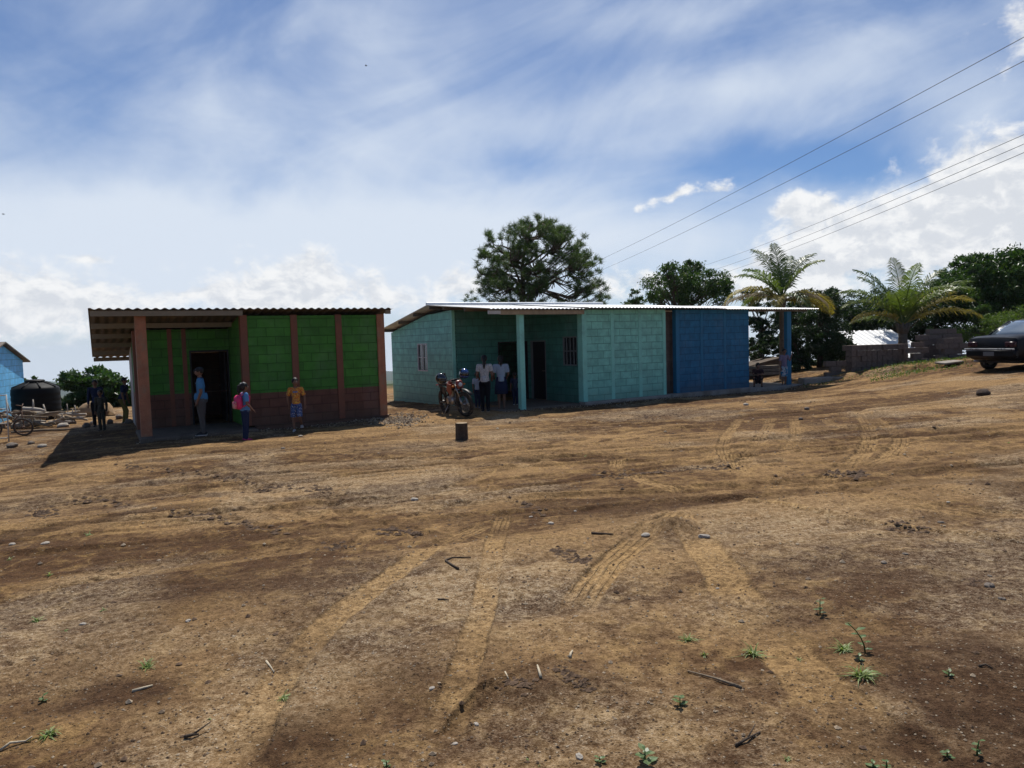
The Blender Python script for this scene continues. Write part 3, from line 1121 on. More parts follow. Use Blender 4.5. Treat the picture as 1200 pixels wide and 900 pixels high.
# gable wall
WL = YW
cut_wall('gable_wall', 'y', .0, .15, YW, YB, -.4, 2.6, [(YW + 1.75, YW + 2.50, .96, 1.85)], TURQ, b2, ztop=lambda u: zt2(min(u, 9)) - .06)
# split at the ridge so that the top follows both slopes
window(b2, 'y', .03, YW + 1.75, YW + 2.50, .96, 1.85, nb=1)
bx('corner_strip', (-.006, YW - .008, -.1), (.10, YW + .06, zt2(YW) - .07), TURQP, b2, .004)
# porch: back wall, doors, window toward the porch
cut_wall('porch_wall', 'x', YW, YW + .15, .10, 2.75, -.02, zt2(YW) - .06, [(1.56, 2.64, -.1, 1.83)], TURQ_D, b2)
d_ = bx('door', (1.60, YW + .16, 0.02), (1.635, YW + .92, 1.80), BLACKD, b2, .004)
MB().tube([(1.635, YW + .82, .9), (1.68, YW + .82, .9), (1.68, YW + .72, .9)], .011).build('handle', ZINC_IN, d_, 'all')
m_ = MB(); m_.box((1.56, YW - .012, .012), (1.60, YW + .12, 1.83)); m_.box((2.60, YW - .012, .012), (2.64, YW + .12, 1.83)); m_.box((1.60, YW - .012, 1.79), (2.60, YW + .12, 1.83))
m_.build('door_frame', BLACKD, b2)
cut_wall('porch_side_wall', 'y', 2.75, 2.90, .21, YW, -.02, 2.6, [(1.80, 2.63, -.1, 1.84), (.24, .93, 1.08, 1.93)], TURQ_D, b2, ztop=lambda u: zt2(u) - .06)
window(b2, 'y', 2.79, .24, .93, 1.08, 1.93, nb=3, fm=mat('dim_grey_frame', (.16, .17, .16), .6, var=.15))
d_ = bx('door', (2.80, 1.84, .02), (2.835, 2.59, 1.80), BLACKD, b2, .004, label='second dark door, in the side wall of the porch')
MB().tube([(2.80, 1.92, .9), (2.75, 1.92, .9), (2.75, 2.02, .9)], .011).build('handle', ZINC_IN, d_, 'all')
m_ = MB(); m_.box((2.738, 1.80, .012), (2.88, 1.84, 1.84)); m_.box((2.738, 2.59, .012), (2.88, 2.63, 1.84)); m_.box((2.738, 1.84, 1.80), (2.88, 2.59, 1.84))
m_.build('door_frame', mat('grey_door_frame', (.16, .17, .16), .5), b2)
# front of the projecting room: three panels between flush ribs
cut_wall('front_wall', 'x', .02, .17, 2.80, 6.02, .051, 2.675, [], TURQ, b2)
for i, x_ in enumerate((2.75, 3.83, 4.90, 5.90)):
    w_ = .16 if i == 0 else (.13 if i < 3 else .12)
    bx('pilaster', (x_, .006 if i else -.03, .052), (x_ + w_, .14 if i else .205, 2.63), TURQP, b2, .006)
cut_wall('right_side_wall', 'y', 5.88, 6.02, .18, YB, -.02, 2.6, [], BARE, b2, ztop=lambda u: zt2(u) - .06)
cut_wall('back_wall', 'x', YB, YB + .15, 0, 6.02, -.4, zt2(YB) - .08, [], TURQ, b2)
# porch post with its beam
pp = MB().box((.645, -.02, -.16), (.80, .135, 2.58), 0, .008)
post = pp.build('post', TURQP, b2)
MB().box((.60, -.06, -.22), (.845, .18, -.045), 0, .015).build('footing', CONC, b2)
bx('fascia_beam', (-.0, -.135, 2.545), (2.76, -.09, 2.655), mat('tan_wood', (.36, .27, .17), .7, var=.2, scale=6, dirt=(.2, .13, .08)), b2)
bx('eave_channel', (-.36, -.15, 2.56), (-.004, -.09, 2.65), FRAMEM, b2)
for y_ in (1.2, 2.5, 3.4, 4.6, 5.8, 7.2):
    zz = zt2(y_)
    bx('purlin', (-.34, y_, zz - .055), (6.2, y_ + .05, zz + .045), ZINC_IN, b2)
top2 = lambda y, e=0: (y, zt2(y) + .052 + e)
roof_mesh('roof', -.38, 2.86, [top2(-.22), top2(1.7), top2(3.55), top2(5.5), top2(7.55)], b2, ZINC, period=.13, amp=.013)
roof_mesh('roof', 2.72, 6.44, [(-.34, zt2(-.3) + .080), top2(1.7, .03), top2(3.55, .03), top2(5.5, .03), top2(7.55, .03)], b2, ZINC, period=.13, amp=.013)
MB().tube([(-.38, 3.55, zt2(3.55) + .10), (6.44, 3.55, zt2(3.55) + .135)], .05, 8).build('ridge_cap', ZINC, b2)

# ================================================================== building 3: blue classroom adjoining
O3 = O2 + d2 * 6.46
b3 = thing('blue_classroom', 'dark blue block building joined to the turquoise one, with a blue roof post', 'building', (O3.x, O3.y, 0), A2)
bx('foundation', (-.42, -.22, -.4), (3.45, .15, .06), CONC, b3, .02)
bx('floor_slab', (3.46, -.22, -.4), (6.1, 3.2, .02), CONC, b3, .02)
cut_wall('recess_wall', 'x', .30, .42, -.44, .02, -.05, 2.62, [], BARE, b3, label='unpainted grey brown block strip in the gap')
cut_wall('front_wall', 'x', .02, .17, .0, 3.38, .061, 2.665, [], BLUE, b3)
for x_, w_ in ((-.01, .14), (1.08, .10), (2.16, .10)):
    bx('pilaster', (x_, .007, .062), (x_ + w_, .16, 2.63), BLUEP, b3, .005)
cut_wall('left_side_wall', 'y', .0, .12, .18, 6.0, 0.0, 2.6, [], BARE, b3, ztop=lambda u: zt2(u) - .06)
cut_wall('right_side_wall', 'y', 3.24, 3.385, .17, 6.0, -.3, 2.6, [], BLUE, b3, ztop=lambda u: zt2(u) - .06)
cut_wall('back_wall', 'x', 6.0, 6.15, 0, 3.385, -.3, zt2(6.0) - .08, [], BLUE, b3)
pp = MB().box((5.36, -.01, -.1), (5.50, .13, 2.60), 0, .008).box((5.505, .0, .02), (5.60, .12, 2.60), 0, .008)
pp.build('post', BLUEP, b3)
bx('purlin', (3.4, .0, 2.60), (6.5, .05, 2.68), ZINC_IN, b3)
for y_ in (1.5, 3.0, 4.6, 5.9):
    bx('purlin', (0.02, y_, zt2(y_) - .055), (6.5, y_ + .05, zt2(y_) + .04), ZINC_IN, b3)
roof_mesh('roof', -.06, 1.96, [(-.33, zt2(-.3) + .076), top2(1.7, .025), top2(3.55, .025), top2(6.6, .025)], b3, ZINC, period=.13, amp=.013)
roof_mesh('roof', 1.86, 6.75, [top2(-.30, -.01), top2(1.7, -.01), top2(3.55, -.01), top2(6.6, -.01)], b3, ZINC, period=.13, amp=.013)

# ================================================================== blue house at the left edge
SKYB = block_mat('sky_blue_block_wall', (.15, .52, .88), var=.12, grime=(.10, .25, .38), grime_amt=.3, low=.6)
p = at(26, 440, 25.0)
b4 = thing('blue_house', 'bright sky blue block house cut off by the left edge behind the black tank', 'house', (p.x + .05, 25.0, -.2), R(112))
# local: x to the right along the gable, y back; right corner at origin
m_ = MB()
poly = [(-5.0, -.4), (0, -.4), (0, 1.86), (-2.5, 2.42), (-5.0, 1.86)]
m_.prism(poly, 1, 0, .15)
m_.build('front_wall', SKYB, b4)
cut_wall('side_wall', 'y', -.15, -.002, .15, 5.0, -.4, 1.84, [], SKYB, b4)
cut_wall('side_wall', 'y', -5.0, -4.85, .15, 5.0, -.4, 1.84, [], SKYB, b4)
cut_wall('back_wall', 'x', 5.0, 5.15, -5.0, 0, -.4, 1.84, [], SKYB, b4)
m_ = MB()
m_.prism([(-2.5, 2.45), (.45, 1.79), (.45, 1.83), (-2.5, 2.49)], 1, -.14, 5.5)
m_.prism([(-2.5, 2.45), (-5.45, 1.79), (-5.45, 1.83), (-2.5, 2.49)], 1, -.14, 5.5)
m_.build('roof', ZINC_IN, b4)

# ================================================================== low house with a white roof behind the block stacks
p = at(1021, 420, 29.6)
b5 = thing('white_roofed_house', 'low house with white ribbed roof behind the stacked blocks', 'house', (p.x, 29.5, -.8), R(4))
m_ = MB(); m_.box((.15, .1, -.8), (2.45, 2.8, 1.45))
m_.build('wall', mat('grey_plaster', (.4, .38, .35), .9), b5)
roof_mesh('roof', 0, 2.6, [(-.3, 1.48), (2.9, 2.66)], b5, mat('white_sheet', (.80, .80, .79), .5, metal=.0, var=.08, scale=2), period=.25, amp=.012, kind=1)
# ------------------------------------------------------------------ foliage
def leaf_mat(name, c0, c1, c2=None, trans=.35, rough=.5):
    m, nt, b = new_mat(name)
    t = nt.attr('tint')
    c = nt.mix(nt.map(t, 0, .75), c0, c1)
    if c2: c = nt.mix(nt.map(t, .8, 1.0), c, c2)
    nt.put(b.inputs['Base Color'], c)
    b.inputs['Roughness'].default_value = rough
    b.inputs['Specular IOR Level'].default_value = .35
    tr = nt.n('ShaderNodeBsdfTranslucent')
    tc_ = nt.mix(1.0, c, (1.25, 1.3, .55), 'MULTIPLY')
    nt.put(tr.inputs['Color'], tc_)
    mx = nt.n('ShaderNodeMixShader')
    mx.inputs[0].default_value = trans
    nt.L.new(b.outputs[0], mx.inputs[1]); nt.L.new(tr.outputs[0], mx.inputs[2])
    out = [n for n in m.node_tree.nodes if n.type == 'OUTPUT_MATERIAL'][0]
    nt.L.new(mx.outputs[0], out.inputs[0])
    return m


BARK = mat('bark', (.085, .062, .045), .9, var=.35, scale=9, bump=.8)
PALMBARK = mat('palm_bark', (.16, .13, .10), .9, var=.3, scale=14, bump=.8)
L_PINE = leaf_mat('pine_needles', (.035, .068, .020), (.075, .125, .032), (.14, .18, .045), .3)
L_MANGO = leaf_mat('mango_leaves', (.022, .058, .014), (.060, .115, .024), (.15, .19, .05), .28, .4)
L_LIGHT = leaf_mat('light_leaves', (.05, .10, .02), (.11, .175, .035), (.2, .24, .07), .4)
L_DARK = leaf_mat('dark_leaves', (.014, .034, .013), (.034, .068, .022), (.08, .11, .04), .22)
L_SHRUB = leaf_mat('shrub_leaves', (.022, .062, .018), (.055, .115, .034), (.13, .19, .07), .3, .35)
L_PALM = leaf_mat('palm_leaflets', (.060, .100, .022), (.120, .165, .040), (.25, .24, .08), .38, .4)
L_PALMY = leaf_mat('yellow_palm_leaflets', (.19, .16, .035), (.30, .24, .06), (.35, .27, .1), .4, .5)
L_PALMD = leaf_mat('dead_palm_leaflets', (.20, .15, .09), (.33, .26, .17), (.4, .34, .24), .25, .7)


def rand_dirs(n):
    v = RNG.normal(size=(n, 3))
    return v / np.linalg.norm(v, axis=1, keepdims=True)


def leaves(name, C, size, matn, parent, up=.5, aspect=.45, tint=None, droop=0.0):
    """one folded leaf per centre: 2 quads hinged on the midrib"""
    n = len(C)
    ax = rand_dirs(n)
    ax[:, 2] -= droop
    ax /= np.linalg.norm(ax, axis=1, keepdims=True)
    nn = rand_dirs(n); nn[:, 2] += up
    sd_ = np.cross(ax, nn)
    sd_ /= np.maximum(np.linalg.norm(sd_, axis=1, keepdims=True), 1e-6)
    nrm = np.cross(sd_, ax)
    s = (size * RNG.uniform(.65, 1.3, n))[:, None]
    w_ = s * aspect
    a = C - ax * s * .5
    t = C + ax * s * .5
    l = C + sd_ * w_ * .5 + nrm * w_ * .18
    r = C - sd_ * w_ * .5 + nrm * w_ * .18
    V_ = np.stack([a, l, t, r], 1).reshape(-1, 3)
    base = np.arange(n)[:, None] * 4
    F_ = np.concatenate([base + np.array([[0, 1, 2]]), base + np.array([[0, 2, 3]])], 1).reshape(-1, 3)
    ti = RNG.random(n) if tint is None else tint
    return np_mesh(name, V_, F_, matn, parent, fattr=np.repeat(ti, 2))


def limb_path(a, b, sag=.12, n=5, rg=random):
    a, b = Vector(a), Vector(b)
    L = (b - a).length
    o = Vector((rg.uniform(-1, 1), rg.uniform(-1, 1), rg.uniform(-.2, 1))) * L * sag
    return [a.lerp(b, i / n) + o * math.sin(PI * i / n) + Vector((rg.uniform(-1, 1), rg.uniform(-1, 1), rg.uniform(-1, 1))) * L * .02 for i in range(n + 1)]


def broadleaf(name, label, cat, base, clumps, trunk_h, tr, leaf, leaf_n, matn, group=None, rz=0, seed=1, aspect=.42, kindup=.6):
    """clumps: (x, y, z, r) relative to the base"""
    rg = random.Random(seed)
    t = thing(name, label, cat, base, rz, group)
    m_ = MB()
    top = Vector((rg.uniform(-.2, .2), rg.uniform(-.2, .2), trunk_h))
    m_.tube([(0, 0, -.6), (0, 0, 0), top * .5 + Vector((.06, .02, 0)), top], [tr * 1.5, tr * 1.15, tr * .9, tr * .75], 9)
    for (x, y, z, r) in clumps:
        pth = limb_path(top * rg.uniform(.65, 1.0), (x, y, z - r * .1), .14, 5, rg)
        r0 = tr * rg.uniform(.3, .5)
        m_.tube(pth, [r0 * (1 - .75 * i / 5) for i in range(6)], 6)
        for q in range(3):
            e = Vector((x, y, z)) + Vector((rg.uniform(-1, 1), rg.uniform(-1, 1), rg.uniform(-.6, 1))) * r * .8
            m_.tube(limb_path(pth[3], e, .1, 3, rg), [r0 * .35, r0 * .25, r0 * .18, r0 * .1], 5)
    m_.build('trunk', BARK, t, 'all')
    Cs, Ts = [], []
    tot = sum(c[3] ** 2 for c in clumps)
    for (x, y, z, r) in clumps:
        # every clump is itself made of sprays of leaves, with gaps between them
        ns = max(5, int(16 * r * r + 6))
        d = rand_dirs(ns)
        sp = np.array([x, y, z]) + d * r * RNG.uniform(.55, 1.05, ns)[:, None] * np.array([1, 1, .8])
        k = int(leaf_n * r * r / tot / ns) + 1
        for s_ in range(ns):
            q = sp[s_] + RNG.normal(size=(k, 3)) * r * .17 * np.array([1.15, 1.15, .75])
            Cs.append(q)
            Ts.append(np.clip(RNG.random(k) * .6 + RNG.random() * .4, 0, 1))
    leaves('crown', np.concatenate(Cs), leaf, matn, t, up=kindup, tint=np.concatenate(Ts), aspect=aspect)
    return t


def dome_clumps(w, h, z0, n, r0, r1, seed, depth=None, low=.0):
    rg = random.Random(seed)
    out = []
    depth = depth or w
    for i in range(n):
        for _ in range(50):
            a = rg.uniform(0, 2 * PI)
            ph = math.acos(rg.uniform(low - 1 if low < 0 else low, 1))
            k = rg.uniform(.62, .92)
            p = (math.sin(ph) * math.cos(a) * w / 2 * k, math.sin(ph) * math.sin(a) * depth / 2 * k, z0 + math.cos(ph) * h * k)
            if all((Vector(p) - Vector(o[:3])).length > .55 * r0 for o in out): break
        out.append((*p, rg.uniform(r0, r1)))
    return out


def atz(px, py, Y):
    p = at(px, py, Y)
    return p


# ---- the pine
YP = 42.0
pb = at(612, 362, YP)
pine_base = (pb.x, YP, H(pb.x, YP))
pine = thing('pine_tree', 'tall spreading pine with a broad domed crown rising behind the turquoise roof', 'tree', pine_base)
rg = random.Random(3)
zb = pine_base[2]


def rel(px, py, dy=0.0):
    p = at(px, py, YP + dy)
    return Vector((p.x - pine_base[0], dy, p.z - zb))


m_ = MB()
tp = [Vector((0, 0, -.6)), Vector((.0, 0, 1.5)), rel(611, 372), rel(613, 340), rel(612, 312), rel(616, 285), rel(622, 262)]
m_.tube(tp, [.34, .30, .22, .16, .11, .07, .03], 9)
tufts = []
# crown described by its outline blobs in the photograph: centre, half sizes (px)
lob = [(625, 275, 34, 20), (592, 290, 34, 22), (577, 315, 22, 26), (640, 300, 40, 34), (668, 290, 22, 26), (690, 320, 20, 24), (600, 335, 40, 26), (660, 340, 46, 24),
       (566, 326, 15, 8), (700, 345, 16, 14), (585, 345, 24, 18), (630, 262, 24, 10), (652, 268, 16, 14), (680, 300, 12, 20), (705, 352, 10, 8), (612, 318, 40, 30)]
tips = []
PPM = F / YP
for (cx, cy, sx, sy) in lob:
    n = int(6 + sx * sy / 20)
    for i in range(n):
        a = rg.uniform(0, 2 * PI); k = math.sqrt(rg.uniform(.15, 1))
        dy = rg.uniform(-1, 1) * math.sqrt(max(0, 1 - k * k * .6)) * 3.6
        tips.append(rel(cx + math.cos(a) * k * sx, cy + math.sin(a) * k * sy, dy))
prim = []
for i in range(20):
    t0 = rg.uniform(.30, .95)
    j = t0 * (len(tp) - 2) + 1
    s_ = tp[int(j)].lerp(tp[min(int(j) + 1, len(tp) - 1)], j - int(j))
    a = 2 * PI * i / 20 * 3.1
    out_ = 3.1 * (1 - .72 * t0)
    e = s_ + Vector((math.cos(a) * out_ * 1.15, math.sin(a) * out_ * .8, (1.2 + rg.uniform(0, 1.0)) * (1 - .75 * t0)))
    pth = [s_, s_.lerp(e, .35) + Vector((0, 0, -.05)), s_.lerp(e, .7) + Vector((0, 0, .05)), e]
    m_.tube(pth, [.10, .075, .055, .035], 6)
    prim.append(pth)
for tpnt in tips:
    best = None
    for pth in prim:
        for q in pth[1:]:
            if q.z < tpnt.z + .2:
                d = (q - tpnt).length
                if best is None or d < best[0]: best = (d, q)
    if best is None or best[0] > 3.0: 
        q = tp[min(5, max(2, 2))]
        best = (0, q if best is None else best[1])
    s_ = best[1]
    mid = s_.lerp(tpnt, .5) + Vector((rg.uniform(-.1, .1), rg.uniform(-.1, .1), -.18 * (tpnt - s_).length))
    m_.tube([s_, mid, tpnt], [.034, .024, .012], 5)
    tufts.append(tpnt)
    tufts.append(mid.lerp(tpnt, .55) + Vector((rg.uniform(-.15, .15), rg.uniform(-.15, .15), rg.uniform(-.05, .2))))
# lone low bough at the left
s_ = rel(590, 372); e = rel(553, 349)
m_.tube([s_, rel(575, 366), e], [.05, .035, .02], 6)
for q in ((548, 347), (553, 343), (557, 350), (545, 352), (561, 355), (552, 352)):
    tufts.append(rel(q[0], q[1], rg.uniform(-.4, .4)))
m_.build('trunk', BARK, pine, 'all')
NC = []
AX = []
TT = []
for q in tufts:
    n = 56
    d = rand_dirs(n); d[:, 2] = d[:, 2] * .8 + .25
    L = RNG.uniform(.18, .38, n)[:, None]
    o = np.array(q) + RNG.normal(size=(n, 3)) * .055
    NC.append(o); AX.append(d * L); TT.append(np.clip(RNG.random(n) * .7 + rg.random() * .35, 0, 1))
NC = np.concatenate(NC); AX = np.concatenate(AX); TT = np.concatenate(TT)
sdv = np.cross(AX, rand_dirs(len(AX))); sdv /= np.maximum(np.linalg.norm(sdv, axis=1, keepdims=True), 1e-6)
V_ = np.stack([NC - sdv * .013, NC + sdv * .013, NC + AX], 1).reshape(-1, 3)
np_mesh('crown', V_, np.arange(len(V_)).reshape(-1, 3), L_PINE, pine, fattr=TT)


def on(px, Y, py=None):
    """foot of something standing at image column px and depth Y"""
    p = at(px, 400, Y)
    return (p.x, Y, H(p.x, Y))


def crown_from(px_list, Y, base, n_per=3, dz=1.2, seed=1):
    rg_ = random.Random(seed)
    out = []
    k = Y / F
    for (px, py, r) in px_list:
        for i in range(n_per):
            p = at(px + rg_.uniform(-.5, .5) * r, py + rg_.uniform(-.5, .5) * r, Y)
            rr_ = r * k * rg_.uniform(.6, .88)
            out.append((p.x - base[0], rg_.uniform(-1, 1) * dz, p.z - base[2], rr_))
    return out


# ---- broadleaf trees behind the buildings
b = on(800, 37)
broadleaf('broadleaf_tree', 'rounded leafy tree behind the turquoise roof, between the pine and the left palm', 'tree', b,
          crown_from([(790, 335, 26), (825, 325, 22), (835, 345, 20), (770, 350, 16), (808, 350, 24), (845, 335, 10), (820, 310, 10), (780, 320, 10)], 37, b, 3, 1.6, 4), 3.2, .17, .15, 15000, L_MANGO, 'trees behind the yard', seed=4)
b = on(744, 39)
broadleaf('broadleaf_tree', 'small tree top above the turquoise roof, just left of the rounded leafy tree', 'tree', b,
          crown_from([(744, 352, 9), (740, 362, 10), (748, 360, 10), (744, 343, 5)], 39, b, 3, .5, 5), 3.0, .08, .13, 2600, L_MANGO, 'trees behind the yard', seed=5)
b = on(1160, 34)
broadleaf('broadleaf_tree', 'large dense mango tree at the right edge behind the car', 'tree', b,
          crown_from([(1150, 330, 34), (1180, 320, 34), (1205, 330, 36), (1120, 350, 26), (1150, 370, 30), (1185, 300, 16), (1150, 310, 18), (1110, 365, 20), (1200, 365, 30), (1130, 330, 18), (1235, 330, 40), (1170, 375, 30), (1240, 370, 30)], 34, b, 3, 2.4, 6), 2.6, .24, .19, 70000, L_MANGO, 'trees behind the yard', seed=6)
b = on(1180, 27)
broadleaf('leafy_bush', 'lighter green feathery bush in front of the mango tree, behind the car', 'bush', b,
          crown_from([(1160, 385, 20), (1185, 378, 20), (1205, 380, 22), (1140, 395, 14), (1175, 398, 22), (1200, 400, 20)], 27, b, 3, .9, 7), 1.0, .06, .09, 14000, L_LIGHT, seed=7, aspect=.3)
b = on(1098, 35)
broadleaf('broadleaf_tree', 'dark leafy tree filling the space between the right palm and the mango tree', 'tree', b,
          crown_from([(1085, 370, 22), (1110, 385, 22), (1100, 350, 18), (1120, 400, 20), (1085, 395, 18)], 35, b, 3, 1.2, 8), 2.0, .1, .14, 14000, L_DARK, 'trees behind the yard', seed=8)
b = on(1012, 39)
broadleaf('broadleaf_tree', 'dark fine leaved tree between the two palms', 'tree', b,
          crown_from([(1010, 375, 22), (990, 365, 18), (1028, 385, 18), (1000, 395, 20), (1025, 400, 16), (1005, 350, 12), (985, 385, 14), (985, 412, 16), (1008, 415, 14)], 39, b, 3, 1.1, 9), 1.8, .09, .12, 14000, L_DARK, 'trees behind the yard', seed=9)
b = on(960, 30)
broadleaf('broadleaf_tree', 'dark leafy tree directly behind the left palm and the blue post', 'tree', b,
          crown_from([(958, 352, 16), (965, 372, 22), (950, 390, 20), (975, 395, 20), (945, 410, 16), (970, 415, 16), (980, 345, 10), (990, 410, 16)], 30, b, 3, 1.1, 10), 2.0, .1, .12, 17000, L_DARK, 'trees behind the yard', seed=10)
b = on(893, 33)
broadleaf('broadleaf_tree', 'open dark tree seen between the blue wall and the blue post', 'tree', b,
          crown_from([(885, 378, 12), (900, 392, 14), (888, 400, 12), (905, 375, 12), (880, 418, 8), (912, 405, 10), (880, 345, 12), (895, 355, 12)], 33, b, 3, .9, 11), 2.0, .09, .13, 8500, L_DARK, 'trees behind the yard', seed=11)
b = on(1060, 33)
broadleaf('broadleaf_tree', 'low dark bushy tree behind the right palm trunk and the white roof', 'tree', b,
          crown_from([(1045, 378, 16), (1070, 370, 16), (1035, 365, 14), (1060, 388, 10)], 41, on(1060, 41), 3, 1.1, 12), 1.6, .09, .12, 7000, L_DARK, 'trees behind the yard', seed=12)
b = on(118, 29)
broadleaf('leafy_shrub', 'round dark green coffee shrub left of the green classroom', 'bush', b,
          crown_from([(95, 452, 20), (115, 446, 20), (135, 452, 20), (118, 462, 22), (105, 470, 20), (100, 475, 16), (125, 475, 18), (145, 470, 14), (112, 462, 18), (90, 470, 10)], 29, b, 3, 1.0, 13), .8, .07, .16, 20000, L_SHRUB, seed=13, aspect=.5)
b = on(83, 31)
broadleaf('leafy_bush', 'low sunlit yellow green bush between the tank and the round shrub', 'bush', b,
          crown_from([(78, 472, 8), (84, 482, 8), (76, 486, 7)], 31, b, 3, .6, 14), .3, .04, .12, 1800, L_LIGHT, seed=14)
b = on(32, 33)
broadleaf('leafy_bush', 'sliver of green bush seen between the blue house and the tank', 'bush', b,
          crown_from([(30, 450, 7), (24, 456, 7), (36, 452, 6)], 33, b, 2, .5, 15), 1.2, .04, .12, 900, L_SHRUB, seed=15)


for i, (cx, Y, lst, lab) in enumerate((
        (935, 29.5, [(930, 400, 14), (938, 415, 14), (928, 425, 10), (945, 425, 12)], 'low dark bush directly right of the blue post'),
        (975, 31.5, [(968, 418, 14), (985, 425, 12), (978, 405, 12), (960, 428, 10)], 'low dark bush behind the left end of the block stacks'),
        (897, 31, [(885, 415, 10), (905, 418, 12), (897, 400, 10), (912, 428, 8)], 'low dark bush behind the lean-to shed'),
        (1110, 31.5, [(1100, 390, 12), (1118, 392, 14), (1130, 388, 12), (1108, 400, 10)], 'low dark bush behind the tallest rear block stack'),
        (1030, 40, [(1020, 400, 14), (1040, 392, 14), (1055, 385, 14), (1040, 375, 12)], 'low dark bush behind the white roof'))):
    b = on(cx, Y)
    broadleaf('leafy_bush', lab, 'bush', b, crown_from(lst, Y, b, 4, .8, 30 + i), .6, .05, .12, 7500, L_DARK, 'bushes behind the yard', seed=30 + i)


for i, (cx, Y, lst, lab) in enumerate((
        (945, 36, [(935, 355, 14), (950, 345, 12), (962, 350, 14), (940, 375, 18), (925, 370, 12), (955, 385, 16)], 'dark crown filling the gap behind the left palm'),
        (1050, 37, [(1040, 355, 14), (1060, 350, 14), (1075, 345, 14), (1050, 370, 16), (1080, 360, 14), (1030, 370, 14)], 'dark crown directly behind the right palm'),
        (1000, 36, [(990, 372, 16), (1005, 388, 16), (985, 398, 16), (1012, 400, 14), (998, 360, 10)], 'second dark crown between the two palms, the lower one'))):
    b = on(cx, Y)
    broadleaf('broadleaf_tree', lab, 'tree', b, crown_from(lst, Y, b, 3, 1.2, 50 + i), 1.8, .09, .13, 12000, L_DARK, 'trees behind the yard', seed=50 + i)


# ---- palms
def frond(parent, origin, az_, el0, L, droop, matn, leafl=.55, n=46, seed=0, twist=0.0, w=.046):
    rg_ = random.Random(seed)
    o = Vector(origin)
    hd = Vector((math.cos(az_), math.sin(az_), 0))
    sdd = Vector((-math.sin(az_), math.cos(az_), 0))
    pts = []
    p = Vector(o)
    a = el0
    ns = 14
    for i in range(ns + 1):
        pts.append(p.copy())
        a -= droop / ns * (.5 + 1.1 * i / ns)
        p = p + (hd * math.cos(a) + Vector((0, 0, 1)) * math.sin(a)) * (L / ns)
    m_ = MB()
    m_.tube(pts, [.028 * (1 - .85 * i / ns) + .003 for i in range(ns + 1)], 5)
    vs_, fs_, mi_ = [], [], []
    for i in range(n):
        t = .14 + .86 * i / (n - 1)
        f_ = t * ns
        j = min(int(f_), ns - 1)
        q = pts[j].lerp(pts[j + 1], f_ - j)
        d = (pts[j + 1] - pts[j]).normalized()
        up_ = sdd.cross(d) * -1
        if up_.z < 0: up_ = -up_
        ll = leafl * math.sin(PI * (.18 + .80 * t)) ** .6 * rg_.uniform(.85, 1.1)
        for sg in (1, -1):
            if rg_.random() < .05: continue
            out_ = (sdd * sg * (1 - .2 * t) + d * (.45 + .6 * t) + up_ * (.30 + rg_.uniform(-.26, .26))).normalized()
            m1 = q + out_ * ll * .5
            e = q + out_ * ll * .9 + Vector((0, 0, -1)) * ll * rg_.uniform(.22, .5)
            wd = d * w * .5
            b0 = len(vs_)
            vs_ += [q - wd * .6, q + wd * .6, m1 + wd, m1 - wd, e]
            fs_ += [(b0, b0 + 1, b0 + 2, b0 + 3), (b0 + 3, b0 + 2, b0 + 4)]
    m_.add(vs_, fs_, 0)
    o_ = m_.build('frond', matn, parent)
    a_ = o_.data.attributes.new('tint', 'FLOAT', 'FACE')
    nf = len(o_.data.polygons)
    a_.data.foreach_set('value', np.clip(RNG.random(nf) * .6 + rg_.random() * .4, 0, 1).astype(np.float32))
    return o_


def palm(label, base, crown_z, tr, spec, seed, lean=(0, 0)):
    t = thing('palm_tree', label, 'palm tree', base, 0, 'coconut palms behind the yard')
    m_ = MB()
    n = 22
    pts = [Vector((lean[0] * (i / n) ** 1.5, lean[1] * (i / n) ** 1.5, -.4 + (crown_z + .4) * i / n)) for i in range(n + 1)]
    m_.tube(pts, [tr * (1.25 - .35 * i / n) * (1.06 if i % 2 else .97) for i in range(n + 1)], 10)
    # leaf bases wrapped round the head
    for k in range(10):
        a = k * 2.4
        m_.tube([pts[-1] + Vector((math.cos(a) * tr * .7, math.sin(a) * tr * .7, -.35)), pts[-1] + Vector((math.cos(a) * tr * 1.5, math.sin(a) * tr * 1.5, .05))], [tr * .5, tr * .22], 5)
    m_.build('trunk', PALMBARK, t, 'all')
    for i, (a, e, L, dr, mt) in enumerate(spec):
        frond(t, pts[-1] + Vector((0, 0, random.uniform(-.1, .1))), R(a), R(e), L, R(dr), mt, leafl=.62 * (L / 2.2) ** .8, seed=seed * 100 + i, n=52)
    return t


Yp1 = 27.5
b = on(917, Yp1)
cz = at(917, 350, Yp1).z - b[2]
P_, Y1_, D_ = L_PALM, L_PALMY, L_PALMD
palm('left coconut palm, its crown above the end of the blue roof', b, cz, .105,
     [(85, 80, 2.6, 40, P_), (112, 72, 2.7, 45, P_), (60, 64, 2.5, 45, P_), (28, 66, 2.6, 48, P_), (-20, 70, 2.1, 60, P_), (150, 55, 2.1, 60, P_), (200, 60, 2.2, 60, P_),
      (170, 35, 2.3, 80, Y1_), (190, 15, 1.7, 75, Y1_), (5, 20, 2.3, 75, Y1_), (-12, 5, 1.9, 55, Y1_), (20, 8, 2.6, 45, Y1_), (178, 22, 2.4, 60, D_), (240, 10, 1.6, 70, Y1_), (290, 15, 1.7, 80, P_), (330, 25, 1.8, 80, D_),
      (90, 30, 2.0, 60, P_), (130, 20, 1.9, 70, P_)], 1)
Yp2 = 28.5
b = on(1058, Yp2)
cz = at(1058, 380, Yp2).z - b[2]
